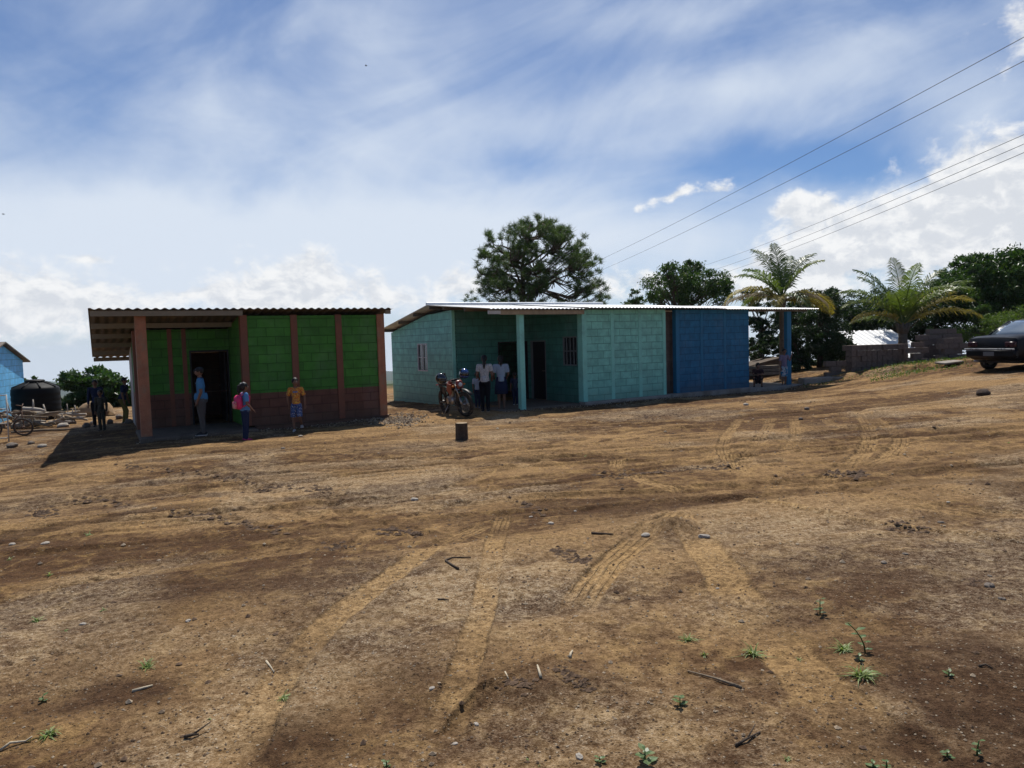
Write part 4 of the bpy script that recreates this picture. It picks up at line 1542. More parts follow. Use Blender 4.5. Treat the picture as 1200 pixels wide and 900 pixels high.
palm('right coconut palm with a short thick trunk behind the block stacks', b, cz, .165,
     [(80, 82, 3.0, 35, P_), (140, 74, 3.0, 50, P_), (120, 66, 2.9, 40, P_), (170, 62, 3.0, 70, P_), (185, 50, 2.8, 75, P_), (10, 70, 3.1, 45, P_), (-5, 55, 3.2, 50, P_), (5, 42, 3.2, 55, Y1_),
      (20, 48, 3.2, 50, Y1_), (-20, 30, 2.9, 60, Y1_), (190, 35, 2.4, 70, Y1_), (230, 60, 2.4, 70, P_), (290, 62, 2.6, 65, P_), (330, 55, 2.8, 60, P_), (160, 25, 2.0, 50, P_), (60, 55, 2.6, 60, P_), (260, 76, 2.8, 45, P_)], 2)
# ------------------------------------------------------------------ stacked concrete blocks by the bank
BLK = mat('concrete_block', (.175, .135, .110), .95, var=.28, scale=6, bump=.6, dirt=(.09, .065, .05), dirt_amt=.6)


def block_mesh():
    """a hollow block .40 x .20 x .20 with two cores through its height"""
    m_ = MB()
    L, W, Hh = .386, .186, .187
    t = .032
    m_.box((-L / 2, -W / 2, 0), (L / 2, -W / 2 + t, Hh), 0, .004)
    m_.box((-L / 2, W / 2 - t, 0), (L / 2, W / 2, Hh), 0, .004)
    for x in (-L / 2, -t / 2, L / 2 - t):
        m_.box((x, -W / 2 + t, .001), (x + t, W / 2 - t, Hh - .001))
    return m_


_bm0 = block_mesh().build('concrete_block', BLK)
tag(_bm0, '-', 'concrete block')
_first = [True]
rg = random.Random(21)
NBLK = [0]


def stack(px0, px1, Y0, Y1, rows, label, group, ends=False, shrink=0, pyb=None, two=False):
    p0 = at(px0, 430, Y0); p1 = at(px1, 430, Y1)
    a = Vector((p0.x, p0.y)); b_ = Vector((p1.x, p1.y))
    d = (b_ - a); L = d.length; d.normalize()
    nrm = Vector((-d.y, d.x))
    ang = math.atan2(d.y, d.x)
    w_ = .2 if ends else .4
    n = max(1, int(L / w_))
    z0 = min(GH(p0.x, p0.y), GH(p1.x, p1.y)) - .02
    for r in range(rows):
        off = 0 if ends else (.2 if r % 2 else 0)
        for i in range(n - (1 if off else 0)):
            if r >= rows - 1 and shrink and i < shrink: continue
            if r == rows - 1 and rg.random() < .06: continue
            for dep in ((0, 1) if (two and r >= rows - 1) else (0,)):
                c = a + d * (w_ * (i + .5) + off) + nrm * (.21 * dep + rg.uniform(-.028, .028) + (.1 if ends else 0))
                if _first[0]:
                    o = _bm0; _first[0] = False
                else:
                    o = _bm0.copy(); COL.objects.link(o)
                o.location = (c.x, c.y, z0 + r * .198)
                o.rotation_euler = (0, 0, ang + (PI / 2 if ends else 0) + rg.uniform(-.06, .06))
                tag(o, label, 'concrete block', group)
                NBLK[0] += 1


stack(966, 997, 25.6, 25.7, 3, 'grey block in the low three course stack at the left end', 'blocks of the low left stack')
stack(996, 1062, 25.4, 25.7, 5, 'grey block stood on end in the long five course stack left of the palm trunk', 'blocks of the long left stack', ends=True, two=True)
stack(1062, 1098, 25.2, 25.3, 4, 'grey block in the four course stack right of the palm trunk', 'blocks of the middle front stack')
stack(1074, 1098, 25.9, 26.0, 5, 'grey block in the five course stack just behind the middle one', 'blocks of the stepped stack')
stack(1098, 1142, 25.4, 25.7, 4, 'grey block in the right stack next to the black car', 'blocks of the right stack', two=True)
stack(1080, 1136, 26.4, 26.7, 6, 'grey block in the tallest rear stack left of the black car', 'blocks of the tall rear stack')
# slab edge and a pale slab lying in front
p0, p1 = at(942, 436, 25.0), at(1052, 434, 24.9)
ang = math.atan2(p1.y - p0.y, p1.x - p0.x)
s_ = MB().box((0, 0, -.22), ((p1 - p0).length, .55, 0.03), 0, .02).build('concrete_kerb', CONC)
s_.location = (p0.x, p0.y, GH(p0.x, p0.y) + .20); s_.rotation_euler = (0, R(-1), ang)
tag(s_, 'pale concrete ledge along the foot of the stacked blocks', 'kerb')
p = GP(1108, 426)
s_ = MB().box((-.42, -.2, 0), (.42, .2, .06), 0, .01).build('concrete_slab', CONC)
s_.location = (p.x, p.y - .2, p.z + .02); s_.rotation_euler = (R(4), R(-3), .35)
tag(s_, 'small pale flat slab lying in the grass before the right block stack', 'slab')
# planks behind the blue porch
WOODG = mat('grey_weathered_wood', (.23, .19, .145), .9, var=.3, scale=6, bump=.5)
for i, (px, py, Y, L, lab) in enumerate(((893, 430, 27.2, 1.5, 'top grey board of the small pile behind the blue porch'), (893, 434, 27.1, 1.7, 'middle grey board of the small pile behind the blue porch'),
                                    (894, 438, 27.0, 1.6, 'bottom grey board of the small pile behind the blue porch'))):
    p = at(px, py, Y)
    s_ = MB().box((-L / 2, -.12, -.05), (L / 2, .12, .05), 0, .008).build('plank', WOODG)
    s_.location = (p.x, p.y, max(p.z, GH(p.x, p.y) + .06 + .11 * (2 - i))); s_.rotation_euler = (0, 0, .3 + .08 * i)
    tag(s_, lab, 'plank', 'boards behind the blue porch')
p = at(915, 420, 29)
gr_ = GH(p.x, p.y)
s_ = MB()
s_.prism([(-1.0, gr_ - 1), (.45, gr_ - 1), (.45, p.z + .05), (-1.0, p.z - .30)], 1, 0, 1.6)
s_ = s_.build('leaning_shed', mat('dark_old_wood', (.10, .075, .055), .9, var=.3, scale=6, bump=.5)); s_.location = (p.x - .4, p.y, 0)
tag(s_, 'low brown lean-to shed seen behind the blue post', 'shed')

# ------------------------------------------------------------------ black water tank
TANK = mat('black_polyethylene', (.005, .0055, .006), .6, var=.2, scale=2, bump=.05, spec=.15, dirt=(.015, .014, .012), dirt_amt=.3)
p = at(44, 490, 22.4)
tz = GH(p.x, 22.4) - .02
tk = thing('water_tank', 'big ribbed black plastic water tank beside the blue house', 'water tank', (p.x, 22.4, tz))
prof_ = [(0, 0), (.72, 0), (.765, .04)]
for k_ in range(5):
    z = .12 + k_ * .17
    prof_ += [(.765, z), (.775, z + .03), (.775, z + .10), (.765, z + .13)]
prof_ += [(.765, 1.0), (.72, 1.06), (.50, 1.15), (.30, 1.215), (.30, 1.22)]


def lathe(m_, prof, n=32, c=(0, 0, 0), mi=0):
    vs_, fs_ = [], []
    for (r, z) in prof:
        for k in range(n):
            a = 2 * PI * k / n
            vs_.append((c[0] + r * math.cos(a), c[1] + r * math.sin(a), c[2] + z))
    for j in range(len(prof) - 1):
        for k in range(n):
            k2 = (k + 1) % n
            fs_.append((j * n + k, j * n + k2, (j + 1) * n + k2, (j + 1) * n + k))
    m_.add(vs_, fs_, mi)
    return m_


lathe(MB(), prof_).build('body', TANK, tk, True)
tk.scale = (.86, .86, .98)
m_ = MB()
for k in range(8):
    a = k * PI / 4
    m_.tube([(.74 * math.cos(a), .74 * math.sin(a), 1.06), (.33 * math.cos(a), .33 * math.sin(a), 1.215)], .03, 5)
m_.build('ribs', TANK, tk, 'all')
lathe(MB(), [(0, 1.19), (.31, 1.19), (.315, 1.27), (.28, 1.30), (.12, 1.315), (0, 1.315)]).build('lid', TANK, tk, True)

# ------------------------------------------------------------------ scrap, firewood and stones by the tank
WOODD = mat('dry_firewood', (.22, .165, .11), .9, var=.35, scale=12, bump=.6)
STONE = mat('field_stone', (.17, .14, .115), .95, var=.3, scale=7, bump=.8, dirt=(.08, .055, .04), dirt_amt=.6)
PALE = mat('pale_stone', (.36, .32, .27), .95, var=.2, scale=9, bump=.7, dirt=(.2, .14, .09), dirt_amt=.5)
SCRAPW = mat('faded_scrap_board', (.40, .35, .29), .85, var=.2, scale=5, bump=.3, dirt=(.2, .15, .1), dirt_amt=.6)


def rock_bm(r, seed, sq=(1, 1, .7)):
    m_ = MB()
    m_.ball((0, 0, 0), 1.0, 14, 9)
    out = []
    for v in m_.v:
        v = Vector(v)
        k = 1 + .28 * mnoise.noise(v * 1.6 + Vector((seed * 3.1, 0, 0))) + .12 * mnoise.noise(v * 4 + Vector((0, seed * 1.7, 0)))
        # facets
        k = min(k, 1.12)
        out.append((v.x * k * r * sq[0], v.y * k * r * sq[1], v.z * k * r * sq[2]))
    m_.v = out
    return m_


def rock(px, py, wpx, label, matn=None, cat='stone', group=None, seed=1, sq=(1, 1, .7), name='stone', sink=.35):
    p = GP(px, py)
    r = wpx / 2 * p.y / F
    o = rock_bm(r, seed, sq).build(name, matn or STONE, smooth=True)
    o.location = (p.x, p.y + r * .5, p.z + r * sq[2] * (1 - sink) * .9)
    o.rotation_euler = (0, 0, seed * 1.3)
    return tag(o, label, cat, group)


GW = 'firewood lying by the tank'
WL_ = 'weathered branch or split log in the scrap heap before the black tank'
rg = random.Random(9)
pile = at(45, 492, 20.6)
for i in range(34):
    x = pile.x + rg.uniform(-1.25, .95); y = 20.5 + rg.uniform(-.7, .6)
    L = rg.uniform(.35, .95); a = rg.uniform(-.6, .6) + (PI if rg.random() < .5 else 0)
    hgt = max(0, .52 - .28 * abs(x - pile.x) / 1.2) * rg.uniform(0, 1)
    z = GH(x, y) + .05 + hgt
    r = rg.uniform(.03, .075)
    c = Vector((math.cos(a), math.sin(a) * .5, rg.uniform(-.25, .3))) * L / 2
    bend = Vector((0, 0, rg.uniform(-.05, .08)))
    m_ = MB(); m_.tube([-c, bend, c * .6 + bend, c], [r, r * .95, r * .8, r * .6], 7)
    if i % 3 == 0:
        m_.tube([bend, bend + Vector((rg.uniform(-.1, .1), .05, .28))], [r * .5, r * .25], 5)
    o = m_.build('firewood', WOODD if i % 3 else SCRAPW, None, 'all')
    o.location = (x, y, z)
    tag(o, WL_, 'firewood', GW)
for i, (px, py, w_, lab) in enumerate(((60, 487, 20, 'wide pale flat stone on top of the scrap heap'), (72, 500, 13, 'pale stone at the right foot of the scrap heap'), (93, 491, 12, 'pale stone lying left of the round shrub'),
                                       (82, 497, 11, 'dark stone right of the black tank'), (35, 520, 9, 'small dark stone in the dirt under the scrap heap'), (12, 524, 14, 'dark stone lowest at the left edge'),
                                       (48, 524, 10, 'whitish stone lying alone below the scrap heap'))):
    rock(px, py, w_, lab, PALE if 'pale' in lab or 'whitish' in lab else STONE, seed=i + 2, sq=(1, .8, .5))
p = GP(50, 506)
o = MB().tube([(-.75, 0, 0), (0, .02, .02), (.75, .05, .0)], [.03, .035, .025], 7).build('pole', WOODD, None, 'all')
o.location = (p.x, p.y, p.z + .04); o.rotation_euler = (0, 0, .2); tag(o, 'long thin pole lying on the dirt in front of the scrap heap', 'pole')
# old bicycle frame with its wheels, thrown down at the left edge
RUST = mat('rusty_steel', (.16, .10, .07), .7, metal=.4, var=.3, scale=15)
RUBB = mat('grey_rubber', (.05, .048, .045), .85, var=.2, scale=10, dirt=(.2, .14, .09), dirt_amt=.6)
WHP = mat('chipped_white_paint', (.50, .48, .44), .6, var=.15, scale=10, dirt=(.25, .17, .12), dirt_amt=.5)
p = GP(20, 512)
bk = thing('bicycle', 'old small bicycle frame leaning in the scrap heap at the left edge', 'bicycle', (p.x, p.y + .25, p.z), R(14))


def wheel(parent, c, r, tyre_r, tilt=0, name='wheel', spokes=14, rimm=None, tm=None, rimw=.012, steer=0.0):
    w_ = MB().torus((0, 0, 0), r - tyre_r, tyre_r, 'Y', 32, 8).build(name, tm or RUBB, parent, 'all')
    w_.location = c
    w_.rotation_euler = (tilt, 0, steer)
    MB().torus((0, 0, 0), r - tyre_r * 2.1, rimw, 'Y', 32, 6).build('rim', rimm or RUST, w_, 'all')
    s_ = MB()
    for i in range(spokes):
        a = 2 * PI * i / spokes
        s_.tube([(0, .03 * (1 if i % 2 else -1), 0), (math.cos(a) * (r - tyre_r * 2.1), 0, math.sin(a) * (r - tyre_r * 2.1))], .0025, 4)
    s_.tube([(0, -.05, 0), (0, .05, 0)], .025, 8)
    s_.build('spokes', rimm or RUST, w_, 'all')
    return w_


wheel(bk, (0, 0, .24), .24, .020, R(14))
wheel(bk, (-.72, .03, .24), .24, .020, R(10))
m_ = MB()
m_.tube([(-.72, .05, .24), (-.55, .1, .62), (-.05, .1, .66), (0, .05, .24)], .015, 6)
m_.tube([(-.55, .1, .62), (-.40, .06, .22), (-.05, .1, .62)], .015, 6)
m_.tube([(-.40, .06, .22), (-.72, .03, .24)], .012, 6)
m_.build('frame', RUST, bk, 'all')
m_ = MB(); m_.tube([(-.05, .1, .66), (-.03, .1, .78), (-.10, -.08, .82)], .011, 6); m_.tube([(-.03, .1, .78), (-.08, .3, .82)], .011, 6)
m_.build('handlebar', RUST, bk, 'all')
m_ = MB(); m_.ball((-.57, .1, .72), (.11, .06, .03)); m_.build('saddle', RUBB, bk, 'all')
p = GP(4, 521)
gt_ = thing('gate_frame', 'upright chipped white metal gate frame at the left edge', 'gate', (p.x - .42, p.y + .3, p.z), R(30))
m_ = MB()
for x in (-.5, -.25, 0, .28): m_.tube([(x, 0, 0), (x, .12, 1.15)], .018, 6)
m_.build('frame', WHP, gt_, 'all')
m_ = MB()
for z in (.1, .45, .8, 1.13): m_.tube([(-.5, .0125 + .105 * z, z), (.28, .0125 + .105 * z, z)], .015, 6)
m_.build('rail', WHP, gt_, 'all')
# heap of earth and a yellow jug-like barrow beside the shrub
o = rock_bm(1.0, 33, (.55, .5, .38)).build('earth_heap', mat('loose_earth', (.33, .22, .12), .95, var=.25, scale=9, bump=.8), None, True)
p = GP(134, 484); o.location = (p.x, 23.0, GH(p.x, 23.0) + .1); tag(o, 'small tan heap of earth in front of the round shrub', 'earth heap')
for i, (px, py, w_) in enumerate(((100, 500, 9), (108, 497, 8), (150, 497, 9), (128, 496, 8), (139, 492, 8))):
    rock(px, py, w_, ('dark stone in the shade, leftmost of those by the camouflage child', 'dark stone just left of the camouflage child', 'dark stone against the side wall of the green classroom', 'dark stone just right of the camouflage child', 'dark stone before the small heap of earth')[i],
         STONE, seed=40 + i, sq=(1, .9, .8))

# ------------------------------------------------------------------ stump, rock, clods
BARK2 = mat('stump_bark', (.085, .06, .04), .95, var=.4, scale=14, bump=1.0)
CUT = mat('stump_cut_face', (.30, .22, .13), .8, var=.2, scale=14, bump=.2)
p = GP(541, 515)
st = thing('tree_stump', 'short dark upright stump standing alone in the open yard', 'stump', (p.x, p.y + .11, p.z - .02), .3)
m_ = MB()
vs_, fs_ = [], []
for j, (z, k) in enumerate(((-.05, 1.12), (.05, 1.04), (.2, 1.0), (.36, .99))):
    for i in range(28):
        a = 2 * PI * i / 28
        r = .122 * k * (1 + .05 * math.sin(7 * a + j * .15) + .03 * math.sin(13 * a + 1))
        vs_.append((r * math.cos(a), r * math.sin(a), z))
for j in range(3):
    for i in range(28):
        fs_.append((j * 28 + i, j * 28 + (i + 1) % 28, (j + 1) * 28 + (i + 1) % 28, (j + 1) * 28 + i))
m_.add(vs_, fs_); m_.build('bark', BARK2, st, True)
m_ = MB(); m_.add([(v[0] * .985, v[1] * .985, .362) for v in vs_[-28:]] + [(v[0] * .985, v[1] * .985, .34) for v in vs_[-28:]], [tuple(range(28))] + [(i, 28 + i, 28 + (i + 1) % 28, (i + 1) % 28) for i in range(28)])
m_.build('cut_face', CUT, st)
st.scale = (.9, .9, .9)
rock(1155, 462, 18, 'dark angular rock lying alone in the yard below the car', mat('dark_rock', (.055, .038, .028), .95, var=.3, scale=8, bump=.8), 'rock', seed=3, sq=(1, .8, .55), name='rock')
rock(946, 480, 6, 'small dark stone in the yard below the blue post', STONE, seed=8)
rock(939, 492, 5, 'tiny dark stone below and left of the one under the blue post', STONE, seed=9)
for i, (px, py, w_, lab, pal) in enumerate((
        (485, 583, 11, 'white scrap of litter on the dirt left of the yard centre', 1), (757, 628, 13, 'flat white scrap below the small dark mound', 1), (646, 612, 9, 'tan pebble pointed up, near the yard centre', 1),
        (622, 601, 5, 'tiny white pebble just right of the broad tyre print end', 1), (674, 594, 5, 'tiny white pebble at the yard centre', 1), (826, 629, 14, 'long flat pale chip right of the small dark mound', 1),
        (506, 811, 9, 'tan stone in the near dirt, left of the low ridge', 1), (558, 847, 8, 'cream chip of stone near the bottom centre', 1), (533, 867, 7, 'small cream pebble at the bottom centre', 1),
        (679, 888, 13, 'whitish broken stone at the bottom edge', 1), (1104, 610, 8, 'black stone at the right, under the straight dust line', 0), (1037, 657, 9, 'black stone in the right middle of the yard', 0),
        (1062, 647, 7, 'small dark stone right of the black one in the middle right', 0), (1162, 687, 15, 'flat brown stone near the right edge', 0), (1161, 672, 6, 'small brown stone above the flat one near the right edge', 0),
        (96, 734, 8, 'pale pebble in the left foreground dirt', 1), (220, 731, 8, 'small cream stone in the left part of the yard', 1), (13, 640, 9, 'white stone by the left edge', 1), (52, 640, 10, 'pale flat stone by the dark smooth wheel lane', 1),
        (1176, 701, 9, 'dark stone close under the flat brown one', 0), (841, 685, 5, 'tiny white pebble right of the centre', 1), (331, 527, 7, 'dark stone in the sun before the brown wall', 0), (352, 513, 6, 'white pebble at the shade edge near the boy', 1),
        (875, 475, 9, 'pale flat stone before the blue wall', 1), (800, 527, 6, 'dark small stone in the middle of the yard', 0), (1112, 590, 5, 'small pale pebble right of centre', 1))):
    rock(px, py, w_, lab, PALE if pal else STONE, cat='stone', seed=60 + i, sq=(1, .7, .38), sink=.5)

# small clods and gravel: nobody could count them
N = 7500
rgn = np.random.default_rng(3)
base = rock_bm(1.0, 5, (1, 1, .7))
bv = np.array([(0, 0, 1), (.9, 0, .2), (.3, .85, .1), (-.7, .6, .25), (-.8, -.5, .1), (.25, -.9, .2), (0, 0, -.4)])
bf = np.array([(0, 1, 2), (0, 2, 3), (0, 3, 4), (0, 4, 5), (0, 5, 1), (6, 2, 1), (6, 3, 2), (6, 4, 3), (6, 5, 4), (6, 1, 5)])
VV, FF, TT = [], [], []
cnt = 0
for i in range(N):
    a = rgn.uniform(-.66, .66)
    r = math.exp(rgn.uniform(math.log(2.0), math.log(21)))
    x, y = r * math.sin(a), r * math.cos(a)
    if mnoise.noise((x * .9, y * 1.6, 3)) < -.05 and rgn.random() < .75: continue
    s = rgn.uniform(.002, .0058) * (1 + r * .16)
    if rgn.random() < .05: s *= 2.1
    an = rgn.uniform(0, 6.28)
    q = bv * rgn.uniform(.6, 1.25, (7, 3)) * s * np.array([1.2, 1, .8])
    q = np.stack([q[:, 0] * math.cos(an) - q[:, 1] * math.sin(an), q[:, 0] * math.sin(an) + q[:, 1] * math.cos(an), q[:, 2]], 1)
    VV.append(q + np.array([x, y, GH(x, y) + s * .1])); FF.append(bf + cnt * 7); cnt += 1
    TT.append(np.full(10, rgn.random()))
# spilled soil and mortar crumbs against the feet of the walls
for (o_, ang, L0, L1, k0, k1) in ((b1.location, A1, -.2, 5.8, -.55, .0), (b2.location, A2, -.1, 6.4, -.55, -.12), (b3.location, A2, -.4, 6.0, -.55, -.2)):
    for i in range(900):
        u = rgn.uniform(L0, L1); v = k1 - abs(rgn.normal()) * .22
        x = o_.x + u * math.cos(ang) - v * math.sin(ang); y = o_.y + u * math.sin(ang) + v * math.cos(ang)
        s = rgn.uniform(.008, .030)
        q = bv * rgn.uniform(.6, 1.25, (7, 3)) * s
        VV.append(q + np.array([x, y, GH(x, y) + s * .1])); FF.append(bf + cnt * 7); cnt += 1
        TT.append(np.full(10, rgn.random()))
for i in range(700):
    p_ = G(468 + rgn.normal() * 14, 492 + rgn.normal() * 3.5)
    s = rgn.uniform(.012, .045)
    VV.append(bv * rgn.uniform(.6, 1.25, (7, 3)) * s + np.array([p_.x, p_.y, GH(p_.x, p_.y)])); FF.append(bf + cnt * 7); cnt += 1
    TT.append(np.full(10, rgn.uniform(.5, 1)))
for line, n_ in (([(140, 547), (220, 553), (312, 568)], 150), ([(200, 602), (250, 606), (330, 622)], 150), ([(35, 602), (62, 600)], 50), ([(85, 588), (120, 584), (150, 594)], 90),
                 ([(300, 577), (330, 571), (390, 577)], 80), ([(700, 556), (780, 552), (870, 548)], 110), ([(590, 585), (640, 600)], 30), ([(1040, 616), (1090, 620)], 40), ([(445, 622), (490, 624)], 80),
                 ([(385, 637), (415, 637)], 30), ([(650, 645), (685, 660)], 60), ([(975, 553), (1015, 555)], 60), ([(1135, 677), (1160, 686)], 26), ([(590, 800), (620, 812)], 60), ([(655, 790), (690, 812)], 60), ([(740, 488), (800, 486)], 60)):
    for i in range(n_):
        t_ = rgn.random() * (len(line) - 1)
        k_ = min(int(t_), len(line) - 2)
        a_, c_ = line[k_], line[k_ + 1]
        u = t_ - k_
        p_ = G(a_[0] + (c_[0] - a_[0]) * u + rgn.normal() * 5, a_[1] + (c_[1] - a_[1]) * u + rgn.normal() * 2.2)
        s = rgn.uniform(.008, .035) * min(1, p_.y / 8 + .1)
        VV.append(bv * rgn.uniform(.6, 1.25, (7, 3)) * s * np.array([1.4, 1, .7]) + np.array([p_.x, p_.y, GH(p_.x, p_.y)])); FF.append(bf + cnt * 7); cnt += 1
        TT.append(np.full(10, rgn.uniform(0, .5)))
mcl, nt_, b_ = new_mat('soil_clod')
nt_.put(b_.inputs['Base Color'], nt_.mix(nt_.map(nt_.attr('tint'), .5, .95), (.105, .062, .034), (.36, .28, .19)))
b_.inputs['Roughness'].default_value = .95
o = np_mesh('soil_clods', np.concatenate(VV), np.concatenate(FF), mcl, fattr=np.concatenate(TT))
tag(o, 'loose clods and grit strewn over the yard', 'clods', None, 'stuff')

# ------------------------------------------------------------------ sticks
TWIG = mat('dark_twig', (.07, .05, .035), .9, var=.3, scale=20, bump=.4)
TWIGP = mat('pale_stick', (.45, .38, .27), .85, var=.2, scale=20, bump=.3)


def stick(pix, r, label, matn, lift=0.0, fork=False):
    pts = [GP(*p_) for p_ in pix]
    o_ = pts[0].copy()
    m_ = MB()
    n = len(pts)
    loc = [p_ - o_ + Vector((0, 0, r * .8 + lift * (i % 2))) for i, p_ in enumerate(pts)]
    m_.tube(loc, [r * (1 - .5 * i / (n - 1)) for i in range(n)], 6)
    if fork:
        q = loc[n // 2]
        m_.tube([q, q + Vector((.05, .06, .02))], [r * .6, r * .3], 5)
    o = m_.build('stick', matn, None, 'all')
    o.location = o_
    return tag(o, label, 'stick')


stick([(869, 810), (840, 799), (806, 786)], .007, 'long straight thin stick lying in the right foreground', WOODD, .004)
stick([(862, 873), (876, 868), (891, 860)], .006, 'short dark crooked twig near the bottom right', TWIG, .006, True)
stick([(668, 778), (669, 772), (671, 766)], .008, 'small white stick, the right of two on the low ridge', TWIGP, .0)
stick([(634, 805), (632, 797), (630, 788)], .008, 'thin white stick, the left of two on the low ridge', TWIGP, .0)
stick([(155, 810), (168, 806), (179, 803)], .008, 'pale straight stick in the left foreground', TWIGP)
stick([(312, 774), (317, 779), (321, 785)], .006, 'short pale twig in the left middle foreground', TWIGP)
stick([(537, 669), (529, 665), (522, 659), (530, 656), (552, 656)], .009, 'dark curved strip of bark lying between the tyre prints', TWIG)
stick([(592, 794), (597, 800)], .004, 'tiny pale twig left of the low ridge', TWIGP)
stick([(693, 629), (705, 629), (719, 629)], .010, 'straight dark stick left of the small dark mound', TWIG)
stick([(513, 704), (520, 703), (526, 704)], .006, 'tiny dark twig between the two long tyre prints', TWIG)
stick([(1147, 786), (1155, 785), (1163, 788)], .006, 'dark twig near the right edge', TWIG, .005)
stick([(0, 877), (12, 872), (30, 868), (38, 866)], .006, 'long pale grass stem at the lower left edge', TWIGP, .01)
stick([(216, 864), (226, 863), (233, 861)], .008, 'dark broken twig at the lower left', TWIG, .006, True)

# ------------------------------------------------------------------ grass tufts and seedlings
GRASS = leaf_mat('grass_blades', (.12, .18, .045), (.24, .31, .09), (.45, .44, .24), .35, .5)
SEED = leaf_mat('seedling_leaves', (.07, .13, .04), (.13, .20, .065), (.22, .26, .11), .35, .4)
GT = 'grass tufts in the yard'


def tuft(px, py, wpx, label, n=26, hgt=.5, seed=1, runners=3):
    p = GP(px, py)
    s = wpx * p.y / F / 2 * 1.1
    rg_ = random.Random(seed)
    m_ = MB()
    vs_, fs_ = [], []

    def blade(a, L, el_, w_, o0=(0, 0)):
        d = Vector((math.cos(a), math.sin(a), 0))
        sd__ = Vector((-math.sin(a), math.cos(a), 0))
        p_ = Vector((o0[0], o0[1], 0)); e = el_
        pr = None
        for k in range(5):
            ww = w_ * (1 - k / 4) + .0004
            b0 = len(vs_)
            vs_.extend([p_ - sd__ * ww, p_ + sd__ * ww + Vector((0, 0, ww * .3))])
            if k: fs_.append((b0 - 2, b0 - 1, b0 + 1, b0))
            p_ = p_ + (d * math.cos(e) + Vector((0, 0, math.sin(e)))) * L / 4
            e -= rg_.uniform(.25, .55)
            if p_.z < .002: p_.z = .002; e = 0
    for i in range(n):
        blade(rg_.uniform(0, 2 * PI), s * rg_.uniform(.5, 1.1), rg_.uniform(.3, 1.3), rg_.uniform(.0022, .0045) * (.7 + p.y * .18), (rg_.uniform(-.2, .2) * s, rg_.uniform(-.2, .2) * s))
    for i in range(runners):
        blade(rg_.choice((0, PI)) + rg_.uniform(-.6, .6), s * rg_.uniform(1.2, 1.9), rg_.uniform(.05, .3), .0025)
    m_.add(vs_, fs_)
    o = m_.build('grass_tuft', GRASS)
    o.location = (p.x, p.y, p.z - .004)
    a_ = o.data.attributes.new('tint', 'FLOAT', 'FACE')
    nf = len(o.data.polygons)
    a_.data.foreach_set('value', RNG.random(nf).astype(np.float32))
    return tag(o, label, 'grass', GT)


for i, (px, py, w_, lab, n) in enumerate((
        (1010, 797, 52, 'largest spiky grass tuft, in the right foreground', 60), (172, 782, 30, 'spiky grass tuft in the left foreground beside the pale stick', 26), (332, 814, 26, 'small grass tuft at the edge of the left tyre print', 24),
        (57, 861, 34, 'pale grass tuft with long runners near the lower left corner', 36), (806, 749, 30, 'grass tuft right of the centre above the long stick', 34), (882, 767, 38, 'flat grass tuft beside a pale chip in the right foreground', 34),
        (42, 729, 24, 'sparse grass tuft near the left edge', 22), (104, 627, 18, 'thin grass tuft by the dark smooth wheel lane', 16), (58, 672, 18, 'faint grass tuft left, above the cleat marks', 14), (76, 741, 12, 'tiny grass sprig below the sparse left tuft', 10),
        (10, 653, 14, 'grass sprig at the left edge', 12), (988, 760, 34, 'low dense grass patch under the tall seedling', 50), (922, 890, 16, 'short dark grass sprig at the lower right', 14), (618, 889, 12, 'small upright grass sprig at the bottom centre', 10), (633, 894, 10, 'tiny upright grass sprig at the bottom centre edge', 8),
        (245, 842, 14, 'very thin dark grass sprig in the left foreground', 9), (121, 717, 12, 'faint grass sprig in the left dirt', 9), (825, 768, 16, 'small leafy tuft below the right centre tuft', 16), (1182, 520, 6, 'tiny sprig far out in the right yard', 8), (686, 534, 8, 'tiny green sprig in the middle of the yard', 8), (936, 770, 12, 'small dark green clump right of the flat tuft', 14))):
    tuft(px, py, w_, lab, n, seed=i + 5, runners=3 if w_ > 24 else 0)


def seedling(px, py, hpx, label, n=5, seed=1, leafpx=14, lean=0.0):
    p = GP(px, py)
    k = p.y / F
    h_ = hpx * k
    rg_ = random.Random(seed)
    t = thing('seedling', label, 'seedling', (p.x, p.y, p.z - .005), 0, 'broad leaved seedlings in the yard')
    pts = [Vector((lean * h_ * (i / 4) ** 2, 0, h_ * i / 4)) for i in range(5)]
    MB().tube(pts, [.004, .0035, .003, .0025, .002], 5).build('stem', SEED, t, 'all')
    m_ = MB()
    for i in range(n):
        f_ = (i + 1) / n
        q = pts[0].lerp(pts[-1], f_) if lean == 0 else Vector((lean * h_ * f_ ** 2, 0, h_ * f_))
        a = i * 2.4 + rg_.uniform(-.4, .4)
        L = leafpx * k * rg_.uniform(.7, 1.1)
        d = Vector((math.cos(a), math.sin(a), rg_.uniform(.1, .7))).normalized()
        sd__ = Vector((-math.sin(a), math.cos(a), 0))
        w_ = L * .30
        dn = Vector((0, 0, -L * .12))
        vs_ = [q, q + d * L * .35 + sd__ * w_, q + d * L * .7 + sd__ * w_ * .8 + dn, q + d * L + dn * 1.6, q + d * L * .7 - sd__ * w_ * .8 + dn, q + d * L * .35 - sd__ * w_, q + d * L * .5 - Vector((0, 0, L * .06))]
        m_.add(vs_, [(0, 1, 6), (1, 2, 6), (2, 3, 6), (3, 4, 6), (4, 5, 6), (5, 0, 6)])
    o = m_.build('leaves', SEED, t)
    a_ = o.data.attributes.new('tint', 'FLOAT', 'FACE')
    a_.data.foreach_set('value', RNG.random(len(o.data.polygons)).astype(np.float32))
    return t


